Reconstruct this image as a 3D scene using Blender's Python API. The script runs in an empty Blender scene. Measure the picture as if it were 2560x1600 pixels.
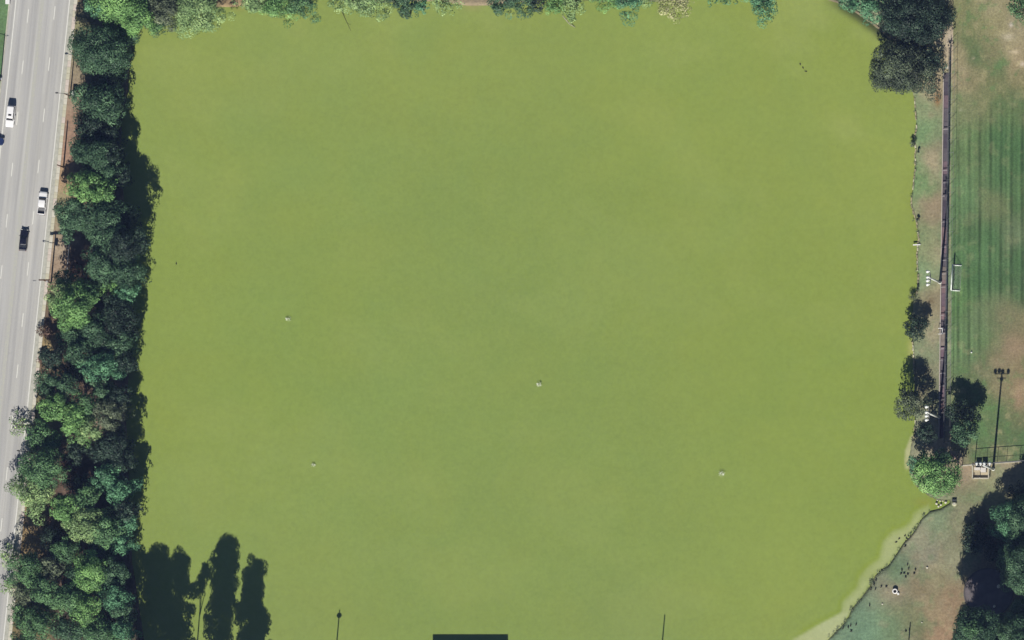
import bpy, math, random
import numpy as np
from mathutils import Vector, Matrix

# ------------------------------------------------------------------ frame, camera, light
S = 0.0953                                   # metres of ground per photo pixel
def W(px, py):                               # photo pixel on the ground -> metres
    return ((px - 1280.0) * S, (800.0 - py) * S)
H = 5000.0
NX, NY = 725.0, -260.0                       # the point straight below the aircraft
sc = bpy.context.scene
COL = sc.collection
cd = bpy.data.cameras.new('camera')
cam = bpy.data.objects.new('camera', cd)
COL.objects.link(cam)
cam.location = (NX, NY, H)
cam.rotation_euler = (0, 0, 0)
cd.sensor_width = 36.0
cd.lens = 36.0 * H / (2560 * S)
cd.shift_x = -NX / (2560 * S)
cd.shift_y = -NY / (2560 * S)
cd.clip_start = 10.0
cd.clip_end = 9000.0
sc.camera = cam

SUN_EL, SUN_AZ = 40.0, 5.2                   # shadows fall north, a little to the east
w = bpy.data.worlds.new('World'); sc.world = w; w.use_nodes = True
nt = w.node_tree; nt.nodes.clear()
sky = nt.nodes.new('ShaderNodeTexSky'); sky.sky_type = 'NISHITA'; sky.sun_disc = False
sky.sun_elevation = math.radians(SUN_EL); sky.sun_rotation = math.radians(180 + SUN_AZ)
sky.air_density = 0.65; sky.dust_density = 0.1
bg = nt.nodes.new('ShaderNodeBackground'); bg.inputs[1].default_value = 0.05
wo = nt.nodes.new('ShaderNodeOutputWorld')
nt.links.new(sky.outputs[0], bg.inputs[0]); nt.links.new(bg.outputs[0], wo.inputs[0])
sl = bpy.data.lights.new('sun', 'SUN'); sl.energy = 5.0; sl.angle = math.radians(0.5); sl.color = (1.0, 0.95, 0.87)
so = bpy.data.objects.new('sun', sl); COL.objects.link(so)
az = math.radians(SUN_AZ); el = math.radians(SUN_EL)
sdir = Vector((math.sin(az) * math.cos(el), math.cos(az) * math.cos(el), -math.sin(el)))   # way the light travels
so.rotation_euler = sdir.to_track_quat('-Z', 'Y').to_euler()
so.location = (0, -100, 200)
sc.view_settings.view_transform = 'Standard'
sc.view_settings.look = 'None'
sc.view_settings.gamma = 1.0
sc.view_settings.use_curve_mapping = False
sc.view_settings.exposure = 0.56
K = 1.60                                     # how bright a white sheet in the sun shows, used to turn seen colours to base colours
try:
    sc.cycles.max_bounces = 6; sc.cycles.diffuse_bounces = 3; sc.cycles.transmission_bounces = 3
except Exception:
    pass

def lin(c):
    c = c / 255.0
    return c / 12.92 if c <= 0.04045 else ((c + 0.055) / 1.055) ** 2.4
def alb(r, g, b, k=1.0):
    return (lin(r) / K * k, lin(g) / K * k, lin(b) / K * k, 1.0)

hz = bpy.data.meshes.new('haze')
_b = [(x, y, z) for z in (-5.0, H + 60.0) for x, y in ((-3700, -3700), (3700, -3700), (3700, 3700), (-3700, 3700))]
hz.from_pydata(_b, [], [(3, 2, 1, 0), (4, 5, 6, 7), (0, 1, 5, 4), (1, 2, 6, 5), (2, 3, 7, 6), (3, 0, 4, 7)])
hm = bpy.data.materials.new('haze'); hm.use_nodes = True; hm.node_tree.nodes.clear()
_v = hm.node_tree.nodes.new('ShaderNodeVolumePrincipled'); _v.inputs['Density'].default_value = 0.6e-5; _v.inputs['Color'].default_value = (0.36, 0.50, 1.0, 1)
_o = hm.node_tree.nodes.new('ShaderNodeOutputMaterial'); hm.node_tree.links.new(_v.outputs[0], _o.inputs['Volume'])
hz.materials.append(hm); ho = bpy.data.objects.new('haze', hz); COL.objects.link(ho); ho['kind'] = 'stuff'

# ------------------------------------------------------------------ materials
MATS = {}
def principled(name, rough=0.8, spec=0.3):
    m = bpy.data.materials.new(name); m.use_nodes = True
    n = m.node_tree; p = n.nodes['Principled BSDF']
    p.inputs['Roughness'].default_value = rough
    p.inputs['Specular IOR Level'].default_value = spec
    return m, n, p
def mix(n, a, b, fac, mode='MIX'):
    x = n.nodes.new('ShaderNodeMix'); x.data_type = 'RGBA'; x.blend_type = mode
    for s, v in ((0, fac), (6, a), (7, b)):
        if hasattr(v, 'links') or hasattr(v, 'is_linked'): n.links.new(v, x.inputs[s])
        else: x.inputs[s].default_value = v
    return x.outputs[2]
def noise(n, scale, detail=4, rough=0.6, vec=None, dist=0.0):
    t = n.nodes.new('ShaderNodeTexNoise'); t.inputs['Scale'].default_value = scale
    t.inputs['Detail'].default_value = detail; t.inputs['Roughness'].default_value = rough
    t.inputs['Distortion'].default_value = dist
    if vec is not None: n.links.new(vec, t.inputs['Vector'])
    return t.outputs[0]
def ramp(n, fac, stops):
    r = n.nodes.new('ShaderNodeValToRGB'); e = r.color_ramp.elements
    while len(e) < len(stops): e.new(0.5)
    for i, (p, c) in enumerate(stops):
        e[i].position = p; e[i].color = c if len(c) == 4 else (*c, 1)
    n.links.new(fac, r.inputs[0]); return r.outputs[0]
def objvec(n, scale=(1, 1, 1)):
    t = n.nodes.new('ShaderNodeTexCoord'); mp = n.nodes.new('ShaderNodeMapping')
    mp.inputs['Scale'].default_value = scale
    n.links.new(t.outputs['Object'], mp.inputs[0]); return mp.outputs[0]
def plain(name, rgb, rough=0.6, spec=0.4, var=0.25, scale=3.0, metal=0.0, k=1.0, coat=0.0):
    if name in MATS: return MATS[name]
    m, n, p = principled(name, rough, spec)
    c = alb(*rgb, k=k)
    f = noise(n, scale, 3, 0.6, objvec(n))
    lo = tuple(x * (1 - var) for x in c[:3]) + (1,); hi = tuple(min(1, x * (1 + var)) for x in c[:3]) + (1,)
    n.links.new(ramp(n, f, [(0.3, lo), (0.7, hi)]), p.inputs['Base Color'])
    p.inputs['Metallic'].default_value = metal
    p.inputs['Coat Weight'].default_value = coat
    MATS[name] = m; return m
def painted_mat(name, amt=0.35, fine=0.35, s1=0.12, s2=1.3, tan=None, rough=0.95, spec=0.1):
    """surface whose broad colour is the 'Col' attribute, broken up by procedural noise"""
    m, n, p = principled(name, rough, spec)
    a = n.nodes.new('ShaderNodeAttribute'); a.attribute_name = 'Col'
    v = objvec(n)
    f1 = noise(n, s1, 5, 0.62, v, 0.6); f2 = noise(n, s2, 5, 0.7, v)
    f3 = noise(n, 0.35, 6, 0.7, v, 1.0)
    c = a.outputs['Color']
    if tan is not None:
        c = mix(n, c, tan, ramp(n, f3, [(0.50, (0, 0, 0)), (0.70, (0.55, 0.55, 0.55))]))
    g1 = ramp(n, f1, [(0.3, (1 - amt,) * 3), (0.7, (1 + amt * 0.7,) * 3)])
    g2 = ramp(n, f2, [(0.3, (1 - fine,) * 3), (0.7, (1 + fine * 0.8,) * 3)])
    c = mix(n, c, g1, 1.0, 'MULTIPLY'); c = mix(n, c, g2, 1.0, 'MULTIPLY')
    n.links.new(c, p.inputs['Base Color'])
    b = n.nodes.new('ShaderNodeBump'); b.inputs['Strength'].default_value = 0.5; b.inputs['Distance'].default_value = 0.15
    n.links.new(f2, b.inputs['Height']); n.links.new(b.outputs[0], p.inputs['Normal'])
    return m
def leaf_mat(name, rgb, rgb2=None, k=1.35):
    m, n, p = principled(name, 0.55, 0.25)
    a = n.nodes.new('ShaderNodeAttribute'); a.attribute_name = 'tint'
    c1 = alb(*rgb, k=k); c2 = alb(*(rgb2 or rgb), k=k)
    lo = tuple(x * 0.42 for x in c1[:3]); hi = tuple(x * 1.45 for x in c2[:3])  # wide dark to light range stands in for shading among leaf clumps
    c = ramp(n, a.outputs['Fac'], [(0.0, lo), (0.5, c1), (1.0, hi)])
    n.links.new(c, p.inputs['Base Color'])
    tr = n.nodes.new('ShaderNodeBsdfTranslucent'); n.links.new(c, tr.inputs['Color'])
    mx = n.nodes.new('ShaderNodeMixShader'); mx.inputs[0].default_value = 0.18
    n.links.new(p.outputs[0], mx.inputs[1]); n.links.new(tr.outputs[0], mx.inputs[2])
    n.links.new(mx.outputs[0], n.nodes['Material Output'].inputs['Surface'])
    return m

LEAF = {
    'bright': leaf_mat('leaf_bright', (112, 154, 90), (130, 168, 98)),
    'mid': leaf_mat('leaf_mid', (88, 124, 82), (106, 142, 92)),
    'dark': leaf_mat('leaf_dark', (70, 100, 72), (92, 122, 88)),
    'black': leaf_mat('leaf_shaded', (46, 64, 52), (64, 84, 66)),  # deep shade on the crowns put into the leaf colour
    'teal': leaf_mat('leaf_teal', (88, 134, 98), (108, 154, 112)),
    'olive': leaf_mat('leaf_olive', (94, 106, 82), (120, 130, 100)),
    'pale': leaf_mat('leaf_pale', (132, 162, 106), (154, 176, 118)),
    'tan': leaf_mat('leaf_tan', (165, 168, 120), (195, 188, 150)),
    'murk': leaf_mat('leaf_murk', (72, 84, 66), (94, 106, 82)),
    'brown': leaf_mat('leaf_brown', (104, 82, 70), (136, 110, 94)),
}
BARK = plain('bark', (120, 105, 92), 0.9, 0.1, 0.4, 2.0)
PALEBARK = plain('pale_bark', (175, 168, 155), 0.9, 0.1, 0.3, 2.0)
CONC = plain('concrete', (205, 200, 180), 0.9, 0.15, 0.12, 1.6)
CONC2 = plain('concrete_tan', (196, 194, 178), 0.9, 0.15, 0.16, 0.9)
GALV = plain('galvanised_steel', (150, 150, 150), 0.45, 0.5, 0.1, 4, metal=0.3)
DARKM = plain('dark_wire', (70, 75, 75), 0.6, 0.3, 0.1, 4)
WHITE = plain('white_paint', (236, 236, 232), 0.5, 0.4, 0.05, 3, k=1.1)
GOALW = plain('goal_paint', (238, 246, 236), 0.5, 0.4, 0.05, 3, k=1.1)
WOOD = plain('weathered_wood', (110, 88, 70), 0.9, 0.1, 0.3, 4)
BLACK = plain('black_rubber', (34, 34, 36), 0.85, 0.2, 0.15, 4)
GLASS = plain('tinted_glass', (42, 44, 46), 0.08, 0.6, 0.05, 1)
CHROME = plain('bright_metal', (215, 215, 215), 0.25, 0.6, 0.04, 2, metal=0.8)
LAMPG = plain('lamp_glass', (240, 240, 235), 0.2, 0.6, 0.03, 2, k=1.1)
REDL = plain('red_lens', (150, 30, 25), 0.2, 0.5, 0.05, 2)

# ------------------------------------------------------------------ mesh helpers
class MB:
    def __init__(s): s.v = []; s.f = []; s.mi = []
    def add(s, vs, fs, mi=0):
        o = len(s.v); s.v += [tuple(v) for v in vs]
        for f in fs: s.f.append([i + o for i in f]); s.mi.append(mi)
    def box(s, c, d, rz=0.0, mi=0, taper=1.0):
        x, y, z = d[0] / 2, d[1] / 2, d[2] / 2; cs, sn = math.cos(rz), math.sin(rz); vs = []
        for k, t in ((-z, 1.0), (z, taper)):
            for a, b in ((-x, -y), (x, -y), (x, y), (-x, y)):
                a *= t; b *= t
                vs.append((c[0] + a * cs - b * sn, c[1] + a * sn + b * cs, c[2] + k))
        s.add(vs, [(3, 2, 1, 0), (4, 5, 6, 7), (0, 1, 5, 4), (1, 2, 6, 5), (2, 3, 7, 6), (3, 0, 4, 7)], mi)
    def tube(s, a, b, r0, r1=None, n=8, mi=0):
        r1 = r0 if r1 is None else r1
        a = Vector(a); b = Vector(b); d = (b - a)
        if d.length < 1e-6: return
        q = d.to_track_quat('Z', 'Y'); vs = []
        for p, r in ((a, r0), (b, r1)):
            for i in range(n):
                t = 2 * math.pi * i / n
                vs.append(p + q @ Vector((r * math.cos(t), r * math.sin(t), 0)))
        fs = [(i, (i + 1) % n, n + (i + 1) % n, n + i) for i in range(n)]
        fs += [tuple(range(n - 1, -1, -1)), tuple(range(n, 2 * n))]
        s.add(vs, fs, mi)
    def loft(s, rings, mi=0, cap=True):
        n = len(rings[0]); vs = [p for r in rings for p in r]; fs = []
        for k in range(len(rings) - 1):
            for i in range(n):
                j = (i + 1) % n
                fs.append((k * n + i, k * n + j, (k + 1) * n + j, (k + 1) * n + i))
        if cap: fs += [tuple(range(n - 1, -1, -1)), tuple(range((len(rings) - 1) * n, len(rings) * n))]
        s.add(vs, fs, mi)
    def ball(s, c, r, nu=8, nv=6, mi=0):
        rx, ry, rz = r if hasattr(r, '__len__') else (r, r, r); rings = []
        for k in range(nv + 1):
            ph = -math.pi / 2 + math.pi * k / nv; q = max(math.cos(ph), 0.02)
            rings.append([(c[0] + rx * q * math.cos(2 * math.pi * i / nu), c[1] + ry * q * math.sin(2 * math.pi * i / nu), c[2] + rz * math.sin(ph)) for i in range(nu)])
        s.loft(rings, mi)
    def mesh(s, name, mats, smooth=False):
        me = bpy.data.meshes.new(name); me.from_pydata(s.v, [], s.f)
        for m in (mats if isinstance(mats, (list, tuple)) else [mats]): me.materials.append(m)
        if any(s.mi): me.polygons.foreach_set('material_index', s.mi)
        if smooth: me.polygons.foreach_set('use_smooth', [True] * len(s.f))
        me.update(); return me
    def build(s, name, mats, parent=None, smooth=False, loc=None, rz=None):
        o = bpy.data.objects.new(name, s.mesh(name, mats, smooth)); COL.objects.link(o)
        if parent is not None: o.parent = parent
        if loc is not None: o.location = loc
        if rz is not None: o.rotation_euler = (0, 0, rz)
        return o
def put(name, me, parent=None, loc=None, rz=None):
    o = bpy.data.objects.new(name, me); COL.objects.link(o)
    if parent is not None: o.parent = parent
    if loc is not None: o.location = loc
    if rz is not None: o.rotation_euler = (0, 0, rz)
    return o
def tag(o, label=None, cat=None, group=None, kind=None):
    if label: o['label'] = label
    if cat: o['category'] = cat
    if group: o['group'] = group
    if kind: o['kind'] = kind
    return o
def empty(name, loc, rz=0.0, label=None, cat=None, group=None):
    o = bpy.data.objects.new(name, None); COL.objects.link(o)
    o.location = loc; o.rotation_euler = (0, 0, rz); o.empty_display_size = 0.5
    return tag(o, label, cat, group)
def copy_tree(o, parent=None):
    c = o.copy(); COL.objects.link(c)
    if parent is not None: c.parent = parent
    for ch in list(o.children): copy_tree(ch, c)
    return c
def quads_mesh(name, P, tint, mat):
    """P: (n,4,3) array of quads -> mesh with a 'tint' value per leaf"""
    n = len(P); me = bpy.data.meshes.new(name)
    me.vertices.add(n * 4); me.vertices.foreach_set('co', P.reshape(-1).astype(np.float32))
    me.loops.add(n * 4); me.loops.foreach_set('vertex_index', np.arange(n * 4, dtype=np.int32))
    me.polygons.add(n); me.polygons.foreach_set('loop_start', np.arange(0, n * 4, 4, dtype=np.int32))
    me.polygons.foreach_set('loop_total', np.full(n, 4, dtype=np.int32))
    a = me.attributes.new('tint', 'FLOAT', 'FACE'); a.data.foreach_set('value', tint.astype(np.float32))
    me.materials.append(mat); me.update(calc_edges=True); return me

# ------------------------------------------------------------------ shoreline and painted colours
SHORE = [(335, 60), (336, 100), (325, 160), (318, 240), (305, 300), (300, 380), (306, 470), (318, 560), (312, 650), (316, 720), (310, 800), (318, 870), (322, 940),
         (312, 1020), (318, 1100), (322, 1180), (318, 1250), (325, 1300), (330, 1400), (345, 1500), (360, 1600), (400, 1645), (600, 1655), (900, 1652), (1300, 1655), (1700, 1650), (2000, 1652),
         (2030, 1640), (2068, 1600), (2086, 1582), (2105, 1563), (2120, 1541), (2129, 1522), (2141, 1507), (2154, 1493), (2168, 1474), (2178, 1457), (2185, 1441), (2203, 1424), (2221, 1412), (2237, 1390),
         (2250, 1370), (2260, 1354), (2276, 1339), (2286, 1325), (2295, 1311), (2303, 1296), (2324, 1277), (2350, 1270), (2374, 1256), (2372, 1251), (2358, 1254), (2343, 1251), (2320, 1240), (2290, 1215), (2272, 1180), (2272, 1150),
         (2277, 1112), (2284, 1086), (2286, 1059), (2288, 1020), (2285, 960), (2283, 886), (2280, 853), (2278, 800), (2283, 750), (2293, 728), (2294, 692), (2291, 636), (2295, 595), (2290, 555), (2284, 535), (2276, 511), (2279, 485), (2282, 464), (2287, 414),
         (2286, 385), (2288, 370), (2283, 347), (2290, 322), (2289, 300), (2287, 278), (2284, 244), (2275, 200), (2255, 140), (2235, 110), (2215, 90), (2190, 68), (2160, 46), (2130, 26), (2095, 8), (2060, -3), (1990, -12), (1850, -8), (1600, 6), (1500, 4), (1400, -4), (1290, 6), (1220, 14), (1160, 14), (1100, 2),
         (950, 8), (820, -4), (700, 2), (600, 16), (480, 20), (400, 40)]
ARC = [(2235, 110), (2215, 90), (2190, 68), (2160, 46), (2130, 26), (2095, 8), (2060, -3), (1990, -12)]
def seg_dist(X, Y, pts, closed):
    D = np.full(X.shape, 1e9); n = len(pts)
    for i in range(n if closed else n - 1):
        ax, ay = pts[i]; bx, by = pts[(i + 1) % n]; dx, dy = bx - ax, by - ay
        t = np.clip(((X - ax) * dx + (Y - ay) * dy) / (dx * dx + dy * dy + 1e-9), 0, 1)
        D = np.minimum(D, np.hypot(X - ax - t * dx, Y - ay - t * dy))
    return D
def inside(X, Y, pts):
    r = np.zeros(X.shape, bool); n = len(pts)
    for i in range(n):
        ax, ay = pts[i]; bx, by = pts[(i + 1) % n]
        if ay == by: continue
        r ^= ((ay > Y) != (by > Y)) & (X < (bx - ax) * (Y - ay) / (by - ay) + ax)
    return r
_rn = np.random.RandomState(5)
def vnoise(X, Y, cell, seed=0):
    """smooth value noise in -1..1"""
    R = np.random.RandomState(seed + 77).rand(256, 256) * 2 - 1
    u = X / cell; v = Y / cell; i = np.floor(u).astype(int); j = np.floor(v).astype(int)
    a = u - i; b = v - j; a = a * a * (3 - 2 * a); b = b * b * (3 - 2 * b)
    g = lambda p, q: R[p % 256, q % 256]
    return (g(i, j) * (1 - a) + g(i + 1, j) * a) * (1 - b) + (g(i, j + 1) * (1 - a) + g(i + 1, j + 1) * a) * b
def fbm(X, Y, cell, seed=0, o=4):
    r = 0; am = 1.0; t = 0
    for k in range(o):
        r = r + vnoise(X, Y, cell / 2 ** k, seed + 13 * k) * am; t += am; am *= 0.55
    return r / t
def idw(X, Y, ctl, sig, warp=0.0, aspect=1.0):
    if warp:
        X = X + warp * fbm(X, Y, 60, 1); Y = Y + warp * fbm(X, Y, 60, 2)
    A = np.zeros(X.shape + (3,)); Wt = np.zeros(X.shape)
    for (px, py, r, g, b) in ctl:
        d2 = ((X - px) ** 2 + ((Y - py) / aspect) ** 2)
        wgt = 1.0 / (1.0 + d2 / sig ** 2) ** 2.2
        A += wgt[..., None] * np.array([lin(r), lin(g), lin(b)]) / K; Wt += wgt
    return A / Wt[..., None]
def rgb3(r, g, b): return np.array(alb(r, g, b)[:3])
def blend(C, c, m): return C * (1 - m[..., None]) + c * m[..., None]
def sstep(a, b, x):
    t = np.clip((x - a) / (b - a), 0, 1); return t * t * (3 - 2 * t)
def grid_obj(name, xs, ys, zf, cf, mat, mask=None):
    X, Y = np.meshgrid(xs, ys); PX = X / S + 1280; PY = 800 - Y / S
    Z = zf(X, Y, PX, PY); C = cf(X, Y, PX, PY)
    nx, ny = len(xs), len(ys); me = bpy.data.meshes.new(name)
    me.vertices.add(nx * ny); me.vertices.foreach_set('co', np.stack([X, Y, Z], -1).reshape(-1).astype(np.float32))
    i = np.arange(nx - 1); j = np.arange(ny - 1); I, J = np.meshgrid(i, j); a = J * nx + I
    F = np.stack([a, a + 1, a + nx + 1, a + nx], -1)
    if mask is not None: F = F[mask(PX, PY)[:-1, :-1]]
    F = F.reshape(-1, 4); m = len(F)
    me.loops.add(m * 4); me.loops.foreach_set('vertex_index', F.reshape(-1).astype(np.int32))
    me.polygons.add(m); me.polygons.foreach_set('loop_start', np.arange(0, m * 4, 4, dtype=np.int32)); me.polygons.foreach_set('loop_total', np.full(m, 4, dtype=np.int32))
    at = me.attributes.new('Col', 'FLOAT_COLOR', 'POINT')
    at.data.foreach_set('color', np.concatenate([C, np.ones(C.shape[:2] + (1,))], -1).reshape(-1).astype(np.float32))
    me.polygons.foreach_set('use_smooth', np.ones(m, dtype=bool))
    me.materials.append(mat); me.update(calc_edges=True)
    o = bpy.data.objects.new(name, me); COL.objects.link(o); tag(o, kind='structure'); return o

WATER_Z = -0.45
def chan_x(py): return 2368.9 - 0.0133 * py           # centre line of the drainage channel, photo px
CH0, CH1 = 182, 1095
GCTL = [
    (20, 60, 108, 145, 92), (12, 200, 100, 142, 90), (-60, 120, 110, 140, 92), (-80, 600, 125, 140, 100), (-80, 1200, 125, 140, 100),
    (205, 10, 160, 145, 108), (200, 60, 150, 148, 105), (192, 110, 140, 148, 100), (185, 170, 165, 150, 120), (180, 230, 170, 150, 122), (172, 300, 172, 140, 114),
    (168, 380, 178, 142, 116), (160, 440, 176, 146, 108), (150, 520, 165, 158, 115), (150, 580, 180, 160, 130), (160, 630, 190, 170, 142), (150, 690, 175, 150, 122), (185, 660, 150, 120, 100),
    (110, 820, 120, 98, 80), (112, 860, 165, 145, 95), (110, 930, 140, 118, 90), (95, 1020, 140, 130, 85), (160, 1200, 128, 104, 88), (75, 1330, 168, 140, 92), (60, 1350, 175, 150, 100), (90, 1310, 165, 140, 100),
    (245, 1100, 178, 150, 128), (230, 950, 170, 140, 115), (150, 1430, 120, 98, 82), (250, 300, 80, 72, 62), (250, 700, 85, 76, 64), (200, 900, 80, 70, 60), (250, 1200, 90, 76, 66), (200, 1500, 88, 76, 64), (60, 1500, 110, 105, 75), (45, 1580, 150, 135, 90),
    (595, 0, 165, 140, 100), (1190, 0, 164, 148, 116), (500, -40, 110, 115, 80), (900, -40, 115, 118, 82), (1500, -40, 112, 116, 80), (1900, -40, 120, 130, 90), (2190, 45, 188, 192, 152), (2160, 20, 150, 175, 130), (2260, 60, 110, 105, 85),
    (2310, 270, 140, 160, 115), (2340, 230, 178, 162, 132), (2305, 330, 125, 165, 110), (2342, 400, 165, 155, 125), (2305, 450, 125, 165, 105), (2338, 520, 168, 152, 122), (2310, 600, 140, 160, 110), (2338, 620, 150, 155, 115), (2308, 700, 130, 165, 115),
    (2335, 740, 165, 155, 122), (2310, 870, 142, 162, 120), (2338, 840, 168, 160, 130), (2300, 1080, 152, 162, 128), (2345, 1105, 172, 162, 142), (2300, 950, 120, 120, 95),
    (2384, 250, 150, 165, 125), (2382, 400, 115, 150, 108), (2384, 550, 118, 150, 112), (2382, 700, 122, 152, 118), (2382, 860, 125, 155, 118), (2380, 1000, 110, 125, 95),
    (2400, 40, 168, 166, 122), (2480, 20, 190, 180, 145), (2540, 70, 188, 176, 146), (2390, 100, 192, 178, 152), (2440, 120, 112, 140, 92), (2505, 170, 122, 145, 98),
    (2405, 1150, 176, 166, 138), (2415, 1182, 168, 152, 126), (2500, 1185, 165, 158, 128), (2480, 1212, 138, 150, 108), (2425, 1232, 140, 150, 110), (2340, 1300, 132, 155, 118), (2400, 1300, 150, 155, 120), (2300, 1350, 152, 157, 128), (2370, 1400, 152, 158, 125), (2315, 1390, 150, 152, 130),
    (2250, 1440, 116, 155, 116), (2240, 1470, 150, 140, 118), (2300, 1470, 154, 144, 112), (2350, 1450, 146, 144, 108), (2380, 1500, 166, 144, 112), (2300, 1560, 128, 140, 98), (2255, 1530, 140, 150, 108), (2350, 1590, 170, 143, 112), (2230, 1560, 118, 150, 110), (2180, 1580, 120, 155, 118), (2330, 1540, 162, 148, 114), (2480, 1480, 120, 112, 95), (2450, 1300, 110, 105, 90),
    (2540, 1350, 100, 95, 80), (2430, 1590, 110, 100, 80), (1000, 1750, 125, 130, 95), (1800, 1750, 125, 130, 95), (2700, 500, 110, 140, 95), (2700, 1400, 110, 120, 90), (400, 1750, 100, 100, 75)]
def ground_z(X, Y, PX, PY):
    sd = seg_dist(PX, PY, SHORE, True) * S
    sd = np.where(inside(PX, PY, SHORE), -sd, sd) + 0.16 * fbm(PX, PY, 22, 9)
    far = (np.abs(X) > 150) | (np.abs(Y) > 110)
    z = np.clip(WATER_Z + sd * 0.9, -2.4, 0.0)
    z = np.where(far, 0.0, z)
    inch = (np.abs(PX - chan_x(PY)) < 8.0) & (PY > CH0) & (PY < CH1)
    return np.where(inch, -1.25, z)
def ground_c(X, Y, PX, PY):
    cx = np.clip(PX, -150, 2750); cy = np.clip(PY, -100, 1800)
    C = idw(cx, cy, GCTL, 26, 14, 1.3)
    n1 = fbm(PX, PY, 24, 21); n2 = fbm(PX, PY, 9, 22, 3)
    park = sstep(2150, 2230, PX)
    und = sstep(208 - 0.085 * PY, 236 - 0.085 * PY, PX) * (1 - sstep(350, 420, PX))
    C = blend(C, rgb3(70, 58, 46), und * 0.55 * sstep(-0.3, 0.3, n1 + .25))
    C = blend(C, rgb3(168, 160, 128), park * sstep(0.15, 0.55, n1) * 0.4); C = blend(C, C * np.array([1.07, 1.0, .92]), park)
    C = blend(C, rgb3(122, 150, 100), park * sstep(0.12, 0.5, -n1) * 0.4)
    g0 = C.mean(-1, keepdims=True); C = C * .85 + g0 * .15
    C = C * (1 + 0.16 * n2)[..., None]
    d = seg_dist(PX, PY, SHORE, True)
    ins = inside(PX, PY, SHORE)
    dk = (1 - sstep(1.5, 6, d)) * sstep(1180, 1260, PY) * sstep(1900, 2050, PX)
    C = blend(C, rgb3(70, 72, 42), dk * 0.8)
    C = blend(C, rgb3(120, 118, 60), ins * 1.0)
    for (x, y, rx, ry, c, s) in ((2344, 247, 8, 20, (150, 108, 62), .9), (2327, 752, 12, 9, (120, 105, 78), .7), (2252, 1475, 22, 16, (160, 144, 118), .6), (2368, 1478, 5, 4, (120, 112, 84), .2), (2480, 1158, 60, 5, (176, 160, 138), .5),
                                 (2415, 1165, 16, 18, (185, 165, 138), .5), (2300, 1475, 24, 14, (128, 118, 88), .45), (2376, 95, 12, 26, (205, 192, 172), .7)):
        q = np.exp(-(((PX - x) / rx) ** 2 + ((PY - y) / ry) ** 2) * 1.2)
        C = blend(C, rgb3(*c), q * s)
    return np.clip(C, 0.004, 0.8)
def span(a, b, d): return np.arange(a, b, d)
out = [400, 900, 1800, 3500]
xs = np.concatenate([[-3500, -1800, -900, -400, -250, -180, -150, -138], span(-130, -86, 0.4), span(-86, 90, 1.0), span(90, 101.2, 0.33), span(101.2, 104.6, 0.1), span(104.6, 138, 0.4), [140, 146, 151, 180, 250, 400, 900, 1800, 3500]])
ys = np.concatenate([[-3500, -1800, -900, -400, -250, -180, -140, -112], span(-108, -95, 2.0), span(-95, 82, 0.42), span(82, 108, 2.0), [111, 115, 140, 180, 250, 400, 900, 1800, 3500]])
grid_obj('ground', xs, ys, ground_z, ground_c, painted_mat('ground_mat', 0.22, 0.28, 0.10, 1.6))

# the playing field: mown stripes fading into dry ground
FCTL = [(2400, 40, 160, 162, 118), (2420, 70, 145, 156, 108), (2480, 15, 190, 180, 146), (2450, 60, 160, 162, 118), (2495, 60, 180, 172, 132), (2540, 60, 188, 176, 148), (2395, 130, 182, 170, 138), (2420, 100, 118, 145, 95), (2440, 135, 105, 138, 90), (2465, 90, 165, 162, 122), (2500, 165, 118, 142, 95), (2480, 130, 160, 155, 118), (2540, 150, 192, 172, 142), (2520, 115, 185, 172, 140), (2400, 185, 190, 174, 145),
        (2430, 200, 165, 158, 122), (2470, 240, 145, 152, 108), (2420, 260, 152, 160, 118), (2395, 280, 150, 160, 118), (2545, 200, 165, 158, 118), (2500, 220, 150, 152, 110), (2540, 250, 115, 142, 96), (2500, 260, 105, 138, 90),
        (2400, 350, 128, 156, 108), (2420, 350, 112, 148, 96), (2500, 350, 90, 132, 86), (2550, 380, 88, 130, 85), (2400, 500, 118, 158, 108), (2420, 650, 104, 148, 98), (2500, 450, 92, 134, 88), (2550, 500, 100, 138, 92), (2490, 508, 135, 150, 108), (2480, 600, 94, 136, 90), (2535, 590, 125, 148, 112), (2550, 650, 88, 128, 86), (2400, 750, 112, 158, 98), (2450, 700, 92, 138, 90), (2500, 700, 94, 134, 90), (2550, 720, 96, 132, 92),
        (2400, 850, 118, 155, 104), (2450, 800, 122, 150, 108), (2490, 790, 135, 146, 110), (2545, 810, 150, 145, 112), (2520, 800, 150, 148, 115), (2430, 880, 115, 150, 104), (2460, 850, 115, 150, 100), (2480, 880, 140, 150, 110), (2500, 900, 158, 148, 118), (2540, 860, 162, 148, 116), (2550, 920, 160, 147, 114), (2455, 930, 150, 150, 118), (2500, 960, 165, 155, 122), (2545, 980, 164, 148, 116), (2470, 1020, 120, 150, 100), (2490, 1060, 118, 148, 100), (2540, 1050, 132, 146, 104), (2420, 1000, 120, 145, 100), (2440, 960, 120, 148, 100), (2450, 1100, 112, 146, 98), (2540, 1110, 112, 142, 98), (2500, 1140, 130, 142, 105), (2440, 1140, 118, 142, 100), (2410, 1135, 165, 155, 130), (2700, 600, 105, 140, 92)]
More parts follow.
